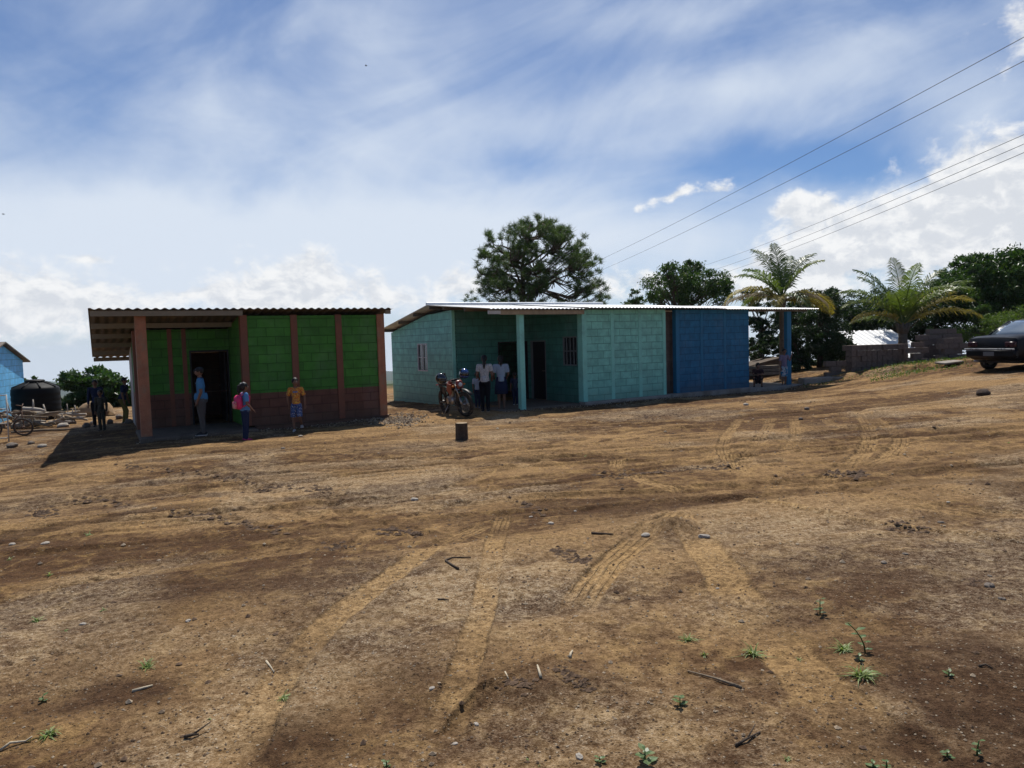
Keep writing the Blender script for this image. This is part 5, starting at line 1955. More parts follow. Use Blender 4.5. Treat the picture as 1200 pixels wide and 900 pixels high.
for i, (px, py, hp, lab, n, lf, ln) in enumerate((
        (961, 717, 20, 'upright seedling with small leaves, right of the centre', 6, 9, 0), (1014, 763, 38, 'tall leaning seedling above the largest grass tuft', 8, 13, -.55), (797, 827, 12, 'dark little seedling at the end of the long stick', 5, 12, 0),
        (756, 890, 16, 'broad leaved grey green weed at the bottom right of the centre', 7, 18, 0), (1145, 884, 20, 'bright small seedling near the lower right corner', 6, 9, .1), (1110, 886, 8, 'small flat seedling left of the bright one in the lower right corner', 5, 9, 0),
        (1039, 897, 12, 'bright seedling at the bottom edge on the right', 5, 10, 0), (1112, 796, 8, 'small seedling beside a dry leaf near the right edge', 5, 9, 0), (453, 895, 9, 'small round leaved weed at the bottom left of the centre', 6, 8, 0),
        (1007, 777, 8, 'tiny seedling between the tall seedling and the largest tuft', 4, 8, 0), (703, 893, 7, 'pale small weed at the bottom edge beside the whitish stone', 5, 10, 0), (50, 818, 7, 'small bright weed in the lower left', 4, 9, 0), (1024, 897, 8, 'dark low weed at the bottom edge on the right', 4, 11, 0))):
    seedling(px, py, hp, lab, n, i + 3, lf, ln)

# ground cover along the bank at the block stacks
Cs = []
for i in range(1900):
    px = random.uniform(1020, 1140); py = random.uniform(424, 440) + (1080 - px) * .02
    if random.random() < abs(px - 1075) / 90: continue
    p = at(px, 430, random.uniform(22.6, 25.2))
    Cs.append((p.x, p.y, GH(p.x, p.y) + random.uniform(0, .09)))
for i in range(500):
    p = at(random.uniform(940, 1200), 430, random.uniform(24.3, 25.3))
    Cs.append((p.x, p.y, GH(p.x, p.y) + random.uniform(0, .06)))
o = leaves('ground_cover', np.array(Cs), .085, L_LIGHT, None, up=.6, aspect=.3)
tag(o, 'low green weeds along the bank under the block stacks', 'weeds', None, 'stuff')

# ------------------------------------------------------------------ overhead wires
WIRE = mat('black_cable', (.02, .02, .02), .6)


def wire(pa, ya, pb_, yb, label, sag=.5, r=.016):
    a, b_ = at(*pa, ya), at(*pb_, yb)
    # extended past both ends to where its poles would stand
    d = b_ - a
    a2 = a - d * .25; b2_ = b_ + d * .25
    pts = []
    for i in range(33):
        t = i / 32
        q = a2.lerp(b2_, t)
        q.z -= sag * 4 * t * (1 - t) - sag * .64
        pts.append(q)
    o_ = pts[0].copy()
    o = MB().tube([q - o_ for q in pts], r, 5).build('power_line', WIRE, None, 'all')
    o.location = o_
    return tag(o, label, 'power line', 'overhead wires')


wire((703, 305), 62, (1200, 45), 17, 'topmost overhead wire, ending highest at the right edge', .35, .009)
wire((716, 312), 62, (1200, 73), 17, 'second overhead wire, just under the topmost one', .35, .009)
wire((848, 304), 60, (1200, 159), 21, 'third overhead wire, highest of the lower three', .35, .009)
wire((851, 312), 60, (1200, 170), 21, 'fourth overhead wire, middle of the lower three', .35, .009)
wire((855, 318), 60, (1200, 180), 21, 'lowest of the five overhead wires', .35, .009)
# two birds far up
BIRD = mat('dark_feathers', (.02, .02, .02), .8)
for (px, py, lab) in ((429, 77, 'tiny dark bird high in the middle of the sky'), (4, 251, 'tiny dark bird in the sky at the left edge')):
    p = at(px, py, 90)
    m_ = MB()
    m_.ball((0, 0, 0), (.16, .05, .05), 8, 6)
    m_.add([(.05, 0, .02), (-.07, 0, .02), (-.03, .17, .08), (.05, .17, .08), (-.07, .36, .03)], [(0, 1, 2, 3), (3, 2, 4)])
    m_.add([(.05, 0, .02), (-.07, 0, .02), (-.03, -.17, .08), (.05, -.17, .08), (-.07, -.36, .03)], [(1, 0, 3, 2), (2, 3, 4)])
    o = m_.build('bird', BIRD); o.location = p
    tag(o, lab, 'bird')
# ------------------------------------------------------------------ people
def remeshed(mb, name, matn, parent, vox, smooth_it=2, label=None):
    """overlapping shapes fused into one continuous surface"""
    me = bpy.data.meshes.new(name)
    me.from_pydata(mb.v, [], mb.f)
    fix_normals(me)
    o = bpy.data.objects.new(name, me)
    COL.objects.link(o)
    r = o.modifiers.new('r', 'REMESH'); r.mode = 'VOXEL'; r.voxel_size = vox; r.use_smooth_shade = True
    if smooth_it:
        s = o.modifiers.new('s', 'SMOOTH'); s.factor = .5; s.iterations = smooth_it
    dg = bpy.context.evaluated_depsgraph_get()
    dg.update()
    me2 = bpy.data.meshes.new_from_object(o.evaluated_get(dg))
    o.modifiers.clear()
    o.data = me2
    bpy.data.meshes.remove(me)
    me2.name = name
    me2.materials.clear()
    me2.materials.append(matn)
    me2.polygons.foreach_set('use_smooth', [True] * len(me2.polygons))
    o.parent = parent
    if label: o['label'] = label
    return o


def limb(mb, pts, rad, n=10):
    mb.tube(pts, rad, n)
    for p, r in zip(pts, rad): mb.ball(p, r * .99, 10, 7)


SKIN = mat('skin', (.20, .105, .065), .55, var=.08, scale=20)
HAIR = mat('black_hair', (.012, .010, .009), .45, var=.3, scale=40, bump=.3)
EYEW = mat('eye', (.5, .47, .43), .3)
EYED = mat('iris', (.02, .012, .008), .2)
LIP = mat('lip', (.20, .07, .055), .5)


def person(label, loc, rz, h, shirt, trousers, shoes, sleeve=.45, leg_cut=1.0, arms=None, legs=None, head=(0, 0, 0), hair='short', headk=1.0, skirt=False, bulk=1.0, female=False, cat='person', group=None, seat=0.0, torso_lean=(0, 0)):
    """faces -Y in its own frame. arms: (left, right) lists of elbow, wrist offsets from the shoulder in body heights.
    legs: (left, right) of (hip->knee, knee->ankle) offsets"""
    t = thing('person', label, cat, loc, rz, group)
    S = lambda x, y, z: Vector((x * h, y * h, z * h))
    hipz = .50 - seat
    lx, ly = torso_lean
    hip = S(0, 0, hipz)
    waist = S(lx * .3, ly * .3, hipz + .11)
    chest = S(lx * .7, ly * .7, hipz + .235)
    neck = S(lx, ly, hipz + .33)
    hw = .103 if not female else .094
    sw = .105 * (1 if not female else .93)
    hr = .062 * headk
    hc = neck + S(0, -.008, .032 + hr * 1.05)
    B = bulk
    body = MB()
    torso = [(hip, .078 * B, .058), (waist, .066 * B, .050), (chest, .080 * B, .055), (chest + S(0, 0, .05), .082 * B, .050), (neck + S(0, 0, -.012), .035, .032)]

    def torso_shape(mb, k):
        vs_, fs_ = [], []
        n = 16
        for (c, rx, ry) in torso:
            for i in range(n):
                a = 2 * PI * i / n
                vs_.append(c + S(rx * k * math.cos(a), ry * k * math.sin(a), 0))
        for j in range(len(torso) - 1):
            for i in range(n):
                fs_.append((j * n + i, j * n + (i + 1) % n, (j + 1) * n + (i + 1) % n, (j + 1) * n + i))
        fs_.append(tuple(range(n))[::-1]); fs_.append(tuple((len(torso) - 1) * n + i for i in range(n)))
        mb.add(vs_, fs_)
    torso_shape(body, .90)
    body.ball(hip, (.072 * h * B, .055 * h, .06 * h))
    limb(body, [neck + S(0, 0, -.03), neck + S(0, -.004, .045)], [.030 * h, .027 * h])
    # head, jaw, nose, ears
    yaw, pit, rl = head
    Rm = Matrix.Rotation(yaw, 3, 'Z') @ Matrix.Rotation(pit, 3, 'X') @ Matrix.Rotation(rl, 3, 'Y')
    hk = hr * h

    def HP(x, y, z): return hc + Rm @ Vector((x * hk, y * hk, z * hk))
    body.ball(hc + Rm @ Vector((0, .08 * hk, .1 * hk)), (.80 * hk, .95 * hk, .98 * hk), 16, 12, rot=Rm)
    body.ball(HP(0, -.22, -.38), (.60 * hk, .66 * hk, .66 * hk), 14, 10, rot=Rm)
    body.ball(HP(0, -.42, -.78), (.28 * hk, .28 * hk, .22 * hk), 10, 8, rot=Rm)
    body.tube([HP(0, -.84, .10), HP(0, -1.06, -.24), HP(0, -.86, -.34)], [.10 * hk, .16 * hk, .12 * hk], 8)
    for s in (-1, 1):
        body.ball(HP(s * .80, .05, -.08), (.10 * hk, .18 * hk, .25 * hk), 8, 6, rot=Rm)
    # legs
    ld = legs or (((0, 0, -.235), (0, .012, -.225)), ((0, 0, -.235), (0, .012, -.225)))
    ank, kn, hp_ = [], [], []
    for s, (a, b_) in zip((-1, 1), ld):
        H0 = hip + S(s * .047, 0, -.015)
        K0 = H0 + S(*a)
        A0 = K0 + S(*b_)
        hp_.append(H0); kn.append(K0); ank.append(A0)
        limb(body, [H0, H0.lerp(K0, .5), K0, K0.lerp(A0, .35), A0], [.050 * h * B, .042 * h * B, .030 * h, .030 * h, .019 * h])
        body.tube([A0 + S(0, .02, -.018), A0 + S(s * .004, -.03, -.026), A0 + S(s * .008, -.085, -.030)], [.020 * h, .019 * h, .013 * h], 8)
    # arms and hands
    ad = arms or (((-.025, .01, -.165), (-.005, -.03, -.15)), ((.025, .01, -.165), (.005, -.03, -.15)))
    wr, eb, sh = [], [], []
    for s, (a, b_) in zip((-1, 1), ad):
        S0 = neck + S(s * sw * B, 0, -.030)
        E0 = S0 + S(*a)
        W0 = E0 + S(*b_)
        sh.append(S0); eb.append(E0); wr.append(W0)
        limb(body, [neck + S(s * .03, 0, -.02), S0], [.030 * h, .032 * h])
        limb(body, [S0, S0.lerp(E0, .5), E0, E0.lerp(W0, .3), W0], [.032 * h, .027 * h, .022 * h, .022 * h, .014 * h])
        d = (W0 - E0).normalized()
        side = d.cross(Vector((0, 1, 0)))
        if side.length < .2: side = d.cross(Vector((1, 0, 0)))
        side.normalize()
        nrm = side.cross(d).normalized()
        pal = W0 + d * .028 * h
        body.tube([W0, pal, W0 + d * .052 * h], [.014 * h, .020 * h, .019 * h], 8, ell=.55)
        for q, (off, L) in enumerate(((-1.15, .036), (-.4, .043), (.4, .040), (1.15, .032))):
            f0 = W0 + d * .048 * h + nrm * 0 + side * off * .0115 * h * 0 + d.cross(nrm) * off * .0115 * h
            f1 = f0 + d * L * .55 * h
            f2 = f1 + (d * .8 - nrm * .45 * s).normalized() * L * .5 * h
            body.tube([f0, f1, f2], [.0062 * h, .0056 * h, .0044 * h], 6)
        th0 = W0 + d * .018 * h + d.cross(nrm) * .015 * h
        body.tube([th0, th0 + (d * .7 + d.cross(nrm) * .6) * .03 * h, th0 + (d * .95 + d.cross(nrm) * .5) * .046 * h], [.0085 * h, .0075 * h, .0055 * h], 6)
    remeshed(body, 'body', SKIN, t, .0050 * h / 1.2, 1)
    # face details
    m_ = MB()
    for s in (-1, 1): m_.ball(HP(s * .30, -.80, .06), (.12 * hk, .08 * hk, .085 * hk), 8, 6, rot=Rm)
    e_ = m_.build('eyes', EYEW, t, 'all')
    m_ = MB()
    for s in (-1, 1): m_.ball(HP(s * .30, -.865, .06), (.065 * hk, .03 * hk, .065 * hk), 8, 6, rot=Rm)
    m_.build('iris', EYED, e_, 'all')
    m_ = MB()
    for s in (-1, 1): m_.tube([HP(s * .14, -.90, .25), HP(s * .32, -.90, .30), HP(s * .50, -.78, .22)], .035 * hk, 5)
    m_.build('eyebrows', HAIR, t, 'all')
    MB().ball(HP(0, -.80, -.54), (.22 * hk, .10 * hk, .065 * hk), 10, 6, rot=Rm).build('mouth', LIP, t, 'all')
    # hair
    hm = MB()
    hm.ball(HP(0, .18, .24), (.90 * hk, 1.0 * hk, .95 * hk), 16, 12, rot=Rm)
    if hair in ('long', 'ponytail', 'tied'):
        hm.ball(HP(0, .45, -.1), (.80 * hk, .72 * hk, .95 * hk), 14, 10, rot=Rm)
    if hair == 'long':
        hm.tube([HP(0, .6, .1), HP(0, .75, -1.0), HP(0, .8, -2.3), HP(0, .85, -3.0)], [.85 * hk, .80 * hk, .62 * hk, .25 * hk], 12, ell=.5)
    if hair == 'ponytail':
        hm.tube([HP(0, 1.0, .2), HP(0, 1.35, -.3), HP(0, 1.25, -1.4), HP(0, 1.1, -2.4)], [.25 * hk, .38 * hk, .34 * hk, .10 * hk], 10)
    if hair == 'tied':
        hm.tube([HP(.1, .9, .5), HP(.25, 1.3, .1), HP(.3, 1.35, -1.2), HP(.2, 1.1, -2.2)], [.3 * hk, .5 * hk, .45 * hk, .12 * hk], 10)
    remeshed(hm, 'hair', HAIR, t, .0065 * h / 1.2, 1)
    # the face stands in front of the hair: cut the fringe
    # clothes
    if skirt:
        m_ = MB()
        n = 18
        vs_, fs_ = [], []
        for (z, rx, ry) in ((.60, .075, .060), (.52, .094, .074), (.40, .108, .085), (.28, .115, .092)):
            for i in range(n):
                a = 2 * PI * i / n
                k = 1 + .05 * math.sin(6 * a) * (.62 - z) * 3
                vs_.append(S(rx * k * math.cos(a) * B, ry * k * math.sin(a), z))
        for j in range(3):
            for i in range(n): fs_.append((j * n + i, j * n + (i + 1) % n, (j + 1) * n + (i + 1) % n, (j + 1) * n + i))
        m_.add(vs_, fs_)
        o = m_.build('skirt', trousers, t, 'all')
        md = o.modifiers.new('th', 'SOLIDIFY'); md.thickness = .006
    else:
        m_ = MB()
        m_.tube([hip + S(0, 0, .085), hip + S(0, 0, .03), hip + S(0, 0, -.03)], [.074 * h * B, .083 * h * B, .078 * h * B], 16, ell=.74)
        for i in range(2):
            A_ = ank[i]; K_ = kn[i]; H_ = hp_[i]
            if leg_cut >= 1: limb(m_, [H_, H_.lerp(K_, .5), K_, K_.lerp(A_, .5), A_ + S(0, .003, .004)], [.058 * h * B, .051 * h * B, .041 * h, .037 * h, .031 * h])
            else:
                e = H_.lerp(K_, min(1, leg_cut * 1.9))
                m_.tube([H_, H_.lerp(e, .6), e], [.058 * h * B, .055 * h * B, .053 * h * B], 14)
                m_.ball(H_, .057 * h * B)
        remeshed(m_, 'trousers' if leg_cut >= 1 else 'shorts', trousers, t, .0085 * h / 1.2, 1)
    m_ = MB()
    torso_shape(m_, 1.07)
    m_.tube([hip + S(0, 0, .015), hip + S(lx * .1, ly * .1, .06), waist], [.086 * h * B, .084 * h * B, .074 * h * B], 16, ell=.74)
    for i in range(2):
        limb(m_, [neck + S((-1, 1)[i] * .035, 0, -.028), sh[i]], [.036 * h, .040 * h])
        if sleeve > .99:
            limb(m_, [sh[i], sh[i].lerp(eb[i], .5), eb[i], wr[i].lerp(eb[i], .1)], [.041 * h, .036 * h, .031 * h, .024 * h])
        else:
            e = sh[i].lerp(eb[i], sleeve * 1.5)
            m_.tube([sh[i], sh[i].lerp(e, .5), e], [.041 * h, .039 * h, .039 * h], 12)
    remeshed(m_, 'shirt', shirt, t, .0075 * h / 1.2, 1)
    for i, s in enumerate((-1, 1)):
        m_ = MB()
        A_ = ank[i]
        m_.tube([A_ + S(0, .030, -.020), A_ + S(0, -.01, -.014), A_ + S(s * .006, -.06, -.024), A_ + S(s * .008, -.098, -.030)], [.022 * h, .027 * h, .023 * h, .014 * h], 10)
        m_.ball(A_ + S(0, .022, -.020), .025 * h, 10, 8)
        sh_ = remeshed(m_, 'shoe', shoes, t, .006, 1)
        z = (A_.z - .044 * h)
        MB().prism([(A_.x - .026 * h, A_.y + .048 * h), (A_.x + .026 * h, A_.y + .048 * h), (A_.x + .028 * h + s * .004 * h, A_.y - .06 * h), (A_.x + s * .008 * h, A_.y - .112 * h), (A_.x - .028 * h + s * .004 * h, A_.y - .06 * h)], 2, z, z + .012 * h).build('sole', SOLE, sh_)
    t['_hc'] = 0
    del t['_hc']
    return t, dict(neck=neck, chest=chest, hip=hip, HP=HP, hk=hk, wr=wr, S=S, Rm=Rm)


SOLE = mat('shoe_sole', (.5, .48, .45), .7)
SOLED = mat('dark_sole', (.03, .03, .03), .7)


def cloth(name, col, **k):
    return mat(name, col, .85, var=k.pop('var', .08), scale=k.pop('scale', 25), bump=.25, spec=.15, **k)


def pattern(name, cols, scale=18, thr=.5):
    m, nt, b = new_mat(name)
    oc = nt.n('ShaderNodeTexCoord').outputs['Object']
    n1 = nt.noise(oc, scale, 2, .5, 1.2)
    n2 = nt.noise(nt.vmath('ADD', oc, (3, 5, 1)), scale * 1.5, 2, .5, 1.0)
    c = nt.mix(nt.map(n1, thr - .02, thr + .02), cols[0], cols[1])
    if len(cols) > 2: c = nt.mix(nt.map(n2, .56, .60), c, cols[2])
    if len(cols) > 3: c = nt.mix(nt.map(n2, .42, .38), c, cols[3])
    nt.put(b.inputs['Base Color'], c)
    b.inputs['Roughness'].default_value = .85
    return m


def stand(px, py, Y):
    p = at(px, py, Y)
    return (p.x, Y, 0)


# man in the porch
px_ = at(238, 511, 15.75)
man, K = person('man in a light blue polo shirt and grey trousers standing before the dark doorway', (px_.x, 15.75, -.02), R(-72), 1.50,
                cloth('light_blue_polo', (.065, .20, .36)), cloth('grey_trousers', (.085, .080, .075)), mat('black_shoes', (.02, .018, .016), .5),
                sleeve=.5, head=(R(8), R(4), 0), hair='short', bulk=1.15,
                arms=(((-.02, .02, -.165), (.0, -.06, -.14)), ((.02, .02, -.165), (-.03, -.06, -.14))))
m_ = MB(); HPm = K['HP']; hk = K['hk']
m_.ball(HPm(0, .10, .52), (.93 * hk, 1.02 * hk, .62 * hk), 16, 10, rot=K['Rm'])
m_.tube([HPm(0, -.7, .50), HPm(0, -1.1, .46), HPm(0, -1.5, .40)], [.62 * hk, .58 * hk, .38 * hk], 12, ell=.14)
m_.build('cap', mat('dark_cap', (.02, .02, .024), .8), man, 'all')
n_ = K['neck']
MB().torus(n_ + Vector((0, -.005, .005)), .050, .014, 'Z', 18, 6).build('collar', cloth('dark_collar', (.03, .05, .09)), man, 'all')
MB().box((K['chest'].x + .035, K['chest'].y - .098, K['chest'].z + .03), (K['chest'].x + .065, K['chest'].y - .088, K['chest'].z + .045)).build('chest_emblem', cloth('white_cloth', (.6, .6, .6)), man)

# girl with the pink backpack
p = at(289, 517, 15.15)
JEAN = cloth('dark_blue_jeans', (.020, .030, .070))
PINKS = mat('pink_sneakers', (.45, .04, .12), .6)
girl, K = person('girl in a blue shirt and dark jeans, seen from the side with a pink backpack', (p.x, 15.15, GH(p.x, 15.15) - .0), R(128), 1.22,
                 cloth('blue_tee', (.10, .25, .48)), JEAN, PINKS, sleeve=.5, hair='tied', headk=1.12, female=True, head=(R(10), R(6), 0),
                 arms=(((-.03, .0, -.16), (.01, -.09, -.10)), ((.03, .0, -.16), (-.01, -.09, -.10))))
c = K['chest']
bp = thing('backpack', 'bright pink child backpack with patterned lower pocket on the girl', 'backpack', girl.location, girl.rotation_euler.z)
m_ = MB(); m_.box((c.x - .125, c.y + .06, c.z - .23), (c.x + .125, c.y + .20, c.z + .07), 0, .05)
PK = mat('pink_nylon', (.62, .035, .14), .6, var=.15, scale=20)
o = m_.build('bag', PK, bp, 'all')
m_ = MB(); m_.box((c.x - .10, c.y + .19, c.z - .215), (c.x + .10, c.y + .235, c.z - .06), 0, .02)
m_.build('front_pocket', pattern('pink_print', ((.62, .10, .16), (.65, .42, .30), (.5, .03, .12)), 28), bp, 'all')
for s in (-1, 1):
    MB().tube([(c.x + s * .075, c.y + .09, c.z + .06), (c.x + s * .08, c.y + .02, c.z + .115), (c.x + s * .085, c.y - .085, c.z + .03), (c.x + s * .10, c.y - .06, c.z - .12), (c.x + s * .09, c.y + .08, c.z - .18)], .013, 6).build('strap', PK, bp, 'all')
MB().tube([(c.x - .03, c.y + .10, c.z + .07), (c.x, c.y + .10, c.z + .11), (c.x + .03, c.y + .10, c.z + .07)], .008, 6).build('handle', PK, bp, 'all')
m_ = MB()
m_.ball(K['HP'](.12, .85, .75), (.35 * K['hk'], .25 * K['hk'], .22 * K['hk'])); m_.ball(K['HP'](-.3, .45, 1.0), (.28 * K['hk'], .2 * K['hk'], .16 * K['hk']))
m_.build('hair_bow', cloth('white_bow', (.62, .60, .58)), girl, 'all')

# boy in orange
p = at(349, 511, 16.2)
boy, K = person('boy in an orange printed shirt and blue patterned shorts standing on one leg', (p.x, 16.2, GH(p.x, 16.2) + .0), R(8), 1.20,
                pattern('orange_print', ((.62, .24, .035), (.52, .13, .02), (.60, .42, .06), (.10, .09, .10)), 24), pattern('blue_print_shorts', ((.03, .05, .16), (.05, .10, .24), (.35, .36, .40)), 20),
                mat('white_sneakers', (.42, .40, .38), .7), sleeve=.52, leg_cut=.50, headk=1.15, head=(R(12), R(2), R(-14)),
                legs=(((-.02, .0, -.235), (.012, .0, -.225)), ((.015, -.05, -.225), (.01, .14, -.165))),
                arms=(((-.055, .01, -.155), (.012, .01, -.15)), ((.055, .01, -.155), (.0, -.02, -.15))))
m_ = MB(); c = K['chest']
m_.box((c.x - .055, c.y - .078, c.z + .0), (c.x + .055, c.y - .070, c.z + .03), 0, .003)
m_.build('chest_print', cloth('blue_print', (.10, .20, .36)), boy)

# two women seen from behind in the turquoise porch, with small children beside them
WTEE = pattern('white_blouse', ((.60, .56, .50), (.50, .46, .42), (.30, .28, .26)), 30)
p = at(569, 478, 19.0)
wa, K = person('woman with loose black hair in a white patterned blouse and black trousers, back turned', (p.x, 19.0, GH(p.x, 19.0) + .01), R(172), 1.50,
               WTEE, cloth('black_trousers', (.010, .010, .013)), mat('black_flats', (.015, .015, .015), .5), sleeve=.4, hair='long', female=True, bulk=1.08, head=(R(5), R(8), 0),
               arms=(((-.03, .0, -.16), (.02, -.10, -.07)), ((.03, .0, -.16), (-.02, -.10, -.07))))
p = at(588, 475, 19.4)
wb, K = person('woman with a ponytail in a pale blue shirt and navy skirt, back turned', (p.x, 19.4, GH(p.x, 19.4) + .01), R(186), 1.47,
               cloth('pale_blue_blouse', (.36, .43, .50)), cloth('navy_skirt', (.016, .024, .060)), mat('brown_sandals', (.12, .07, .05), .6), sleeve=.5, hair='ponytail', female=True, bulk=1.12, skirt=True, head=(0, R(6), 0),
               arms=(((-.03, .0, -.16), (.02, -.10, -.06)), ((.03, .0, -.16), (-.02, -.10, -.06))))
p = at(560, 474, 19.9)
ka, K = person('small child in a pale shirt half hidden by the woman in black trousers', (p.x, 19.9, GH(p.x, 19.9) + .0), R(160), .98,
               cloth('pale_child_shirt', (.42, .44, .46)), cloth('dark_child_trousers', (.02, .025, .05)), mat('child_shoes', (.2, .2, .2), .7), sleeve=.5, hair='short', headk=1.2)
p = at(604, 471, 20.4)
kb, K = person('small child in dark clothes half hidden right of the woman in the skirt', (p.x, 20.4, .012), R(190), .92,
               cloth('dark_child_shirt', (.03, .035, .06)), cloth('dark_child_trousers', (.02, .025, .05)), mat('white_sneakers', (.42, .40, .38), .7), sleeve=.5, hair='short', headk=1.2)

# child at the blue post and child crouching at the blue wall
p = at(919, 456, 24.75)
kc, K = person('child in a mauve shirt and blue white shorts leaning at the blue post', (p.x, 24.75, .02), R(15), 1.28,
               cloth('mauve_tee', (.20, .17, .24)), pattern('blue_white_shorts', ((.05, .22, .35), (.45, .48, .50), (.02, .06, .18)), 12), mat('grey_shoes', (.25, .24, .23), .7), sleeve=.5, leg_cut=.55, headk=1.1, head=(R(-15), R(5), 0),
               arms=(((-.03, .0, -.16), (.01, -.03, -.15)), ((.08, .0, -.12), (.02, -.03, .10))))
p = at(889, 457, 24.2)
kd, K = person('child in dark clothes squatting against the end of the blue wall', (p.x, 24.25, .02), R(-20), 1.25,
               cloth('maroon_tee', (.045, .022, .024)), cloth('black_shorts', (.012, .012, .016)), mat('dark_sandals', (.05, .04, .03), .7), sleeve=.5, leg_cut=.7, headk=1.1, seat=.335, torso_lean=(0, -.09), head=(R(10), R(18), 0),
               legs=(((-.05, -.17, .12), (0, .06, -.225)), ((.05, -.17, .12), (0, .06, -.225))),
               arms=(((-.02, -.12, -.10), (.08, -.10, -.01)), ((.02, -.12, -.10), (-.08, -.10, .01))))

# people in the shade left of the green classroom
CAMO = pattern('camouflage_cloth', ((.020, .024, .016), (.045, .045, .032), (.010, .010, .010), (.03, .022, .018)), 16)
p = at(120, 503, 18.4)
ke, K = person('child in dark camouflage clothes standing in the shade left of the green building', (p.x, 18.4, GH(p.x, 18.4)), R(6), 1.04,
               CAMO, CAMO, mat('black_shoes', (.02, .018, .016), .5), sleeve=1.0, headk=1.15, hair='short')
p = at(116, 494, 19.6)
kf, K = person('adult in dark blue standing behind the camouflage child', (p.x - .05, 19.6, GH(p.x, 19.6)), R(20), 1.30,
               cloth('dark_blue_shirt', (.018, .026, .06)), cloth('black_trousers', (.010, .010, .013)), mat('black_shoes', (.02, .018, .016), .5), sleeve=1.0, hair='short', bulk=1.05)
p = at(147, 492, 20.2)
kg, K = person('adult in dark blue shirt and olive trousers leaning at the side wall', (p.x - .06, 20.2, GH(p.x, 20.2)), R(100), 1.30,
               cloth('dark_blue_shirt', (.018, .026, .06)), cloth('olive_trousers', (.16, .13, .035)), mat('black_shoes', (.02, .018, .016), .5), sleeve=.5, hair='short', torso_lean=(0, -.06),
               legs=(((0, -.10, -.215), (0, .02, -.225)), ((0, -.03, -.235), (0, .03, -.22))))
# ------------------------------------------------------------------ motorcycle; forward is -Y in its own frame
RED = mat('orange_red_plastic', (.23, .036, .018), .4, var=.15, scale=12, spec=.5, dirt=(.2, .12, .07), dirt_amt=.5)
BLKP = mat('black_plastic', (.018, .017, .017), .45, var=.2, scale=15, dirt=(.10, .075, .05), dirt_amt=.4)
STEEL = mat('dull_steel', (.35, .34, .33), .4, metal=.8, var=.15, scale=20, dirt=(.2, .14, .09), dirt_amt=.4)
GOLD = mat('bronze_alloy', (.30, .19, .08), .45, metal=.5, var=.15, scale=15)
TYRE = mat('muddy_tyre', (.035, .030, .026), .9, var=.2, scale=30, bump=.6, dirt=(.20, .135, .08), dirt_amt=.75)
LENS = mat('lamp_lens', (.45, .45, .43), .15, var=.1, scale=20, spec=.6)
pf, pr = at(543, 487, 17.75), at(524, 484, 18.75)
hd = Vector((pf.x - pr.x, pf.y - pr.y)).normalized()
rzm = math.atan2(hd.x, -hd.y)
mid = (pf + pr) / 2
gz_ = (GH(pf.x, pf.y) + GH(pr.x, pr.y)) / 2
mo = thing('motorcycle', 'muddy red and black off-road motorcycle parked before the turquoise porch', 'motorcycle', (mid.x, mid.y, gz_ + .0), rzm)
mo.rotation_euler = (0, R(-7), rzm)


def mwheel(y, steer):
    h_ = bpy.data.objects.new('wheel', None)
    w_ = MB()
    w_.torus((0, 0, 0), .262, .050, 'X', 40, 10)
    for i in range(48):
        a = 2 * PI * i / 48
        for s in (-1, 0, 1):
            aa = a + (.06 if s == 0 else 0)
            c = Vector((s * .026, math.cos(aa) * (.308 - abs(s) * .008), math.sin(aa) * (.308 - abs(s) * .008)))
            T0 = w_.T
            w_.T = Matrix.Translation(c) @ Matrix.Rotation(aa, 4, 'X')
            w_.box((-.009, -.008, -.011), (.009, .008, .011))
            w_.T = T0
    o = w_.build('wheel', TYRE, mo, True)
    o.location = (0, y, .315)
    o.rotation_euler = (0, 0, steer)
    MB().torus((0, 0, 0), .228, .013, 'X', 40, 6).build('rim', GOLD, o, 'all')
    s_ = MB()
    for i in range(24):
        a = 2 * PI * i / 24
        s_.tube([(.03 * (1 if i % 2 else -1), 0, 0), (0, math.cos(a + .15) * .225, math.sin(a + .15) * .225)], .0022, 4)
    s_.tube([(-.05, 0, 0), (.05, 0, 0)], .035, 10)
    s_.tube([(.028, 0, 0), (.033, 0, 0)], .11, 20)
    s_.build('spokes', STEEL, o, 'all')
    return o


STE = R(16)
mwheel(.66, 0)
wf = mwheel(-.66, STE)
Rs = Matrix.Rotation(STE, 4, 'Z')
piv = Vector((0, -.48, 0))


def ST(x, y, z):
    """points of the steered front end"""
    v = Vector((x, y, 0)) - piv
    v = Rs.to_3x3() @ v
    return Vector((v.x + piv.x, v.y + piv.y, z))


off = ST(0, -.66, 0)
wf.location = (off.x, off.y, .315)
m_ = MB()
for s in (-1, 1):
    m_.tube([ST(s * .085, -.66, .30), ST(s * .085, -.60, .50)], .026, 8)
    m_.tube([ST(s * .085, -.60, .50), ST(s * .085, -.47, .86)], .018, 8)
m_.box(ST(-.11, -.53, .68), ST(.11, -.47, .71)); m_.box(ST(-.11, -.49, .84), ST(.11, -.43, .87))
m_.build('fork', STEEL, mo, 'all')
m_ = MB()
pts = [ST(-.40, -.34, .98), ST(-.24, -.38, .97), ST(-.10, -.44, .89), ST(.10, -.44, .89), ST(.24, -.38, .97), ST(.40, -.34, .98)]
m_.tube(pts, .012, 8)
m_.tube([ST(-.20, -.39, .955), ST(.20, -.39, .955)], .010, 6)
for s in (-1, 1):
    m_.tube([ST(s * .26, -.42, .96), ST(s * .40, -.46, .95)], .006, 5)
hb = m_.build('handlebar', BLKP, mo, 'all')
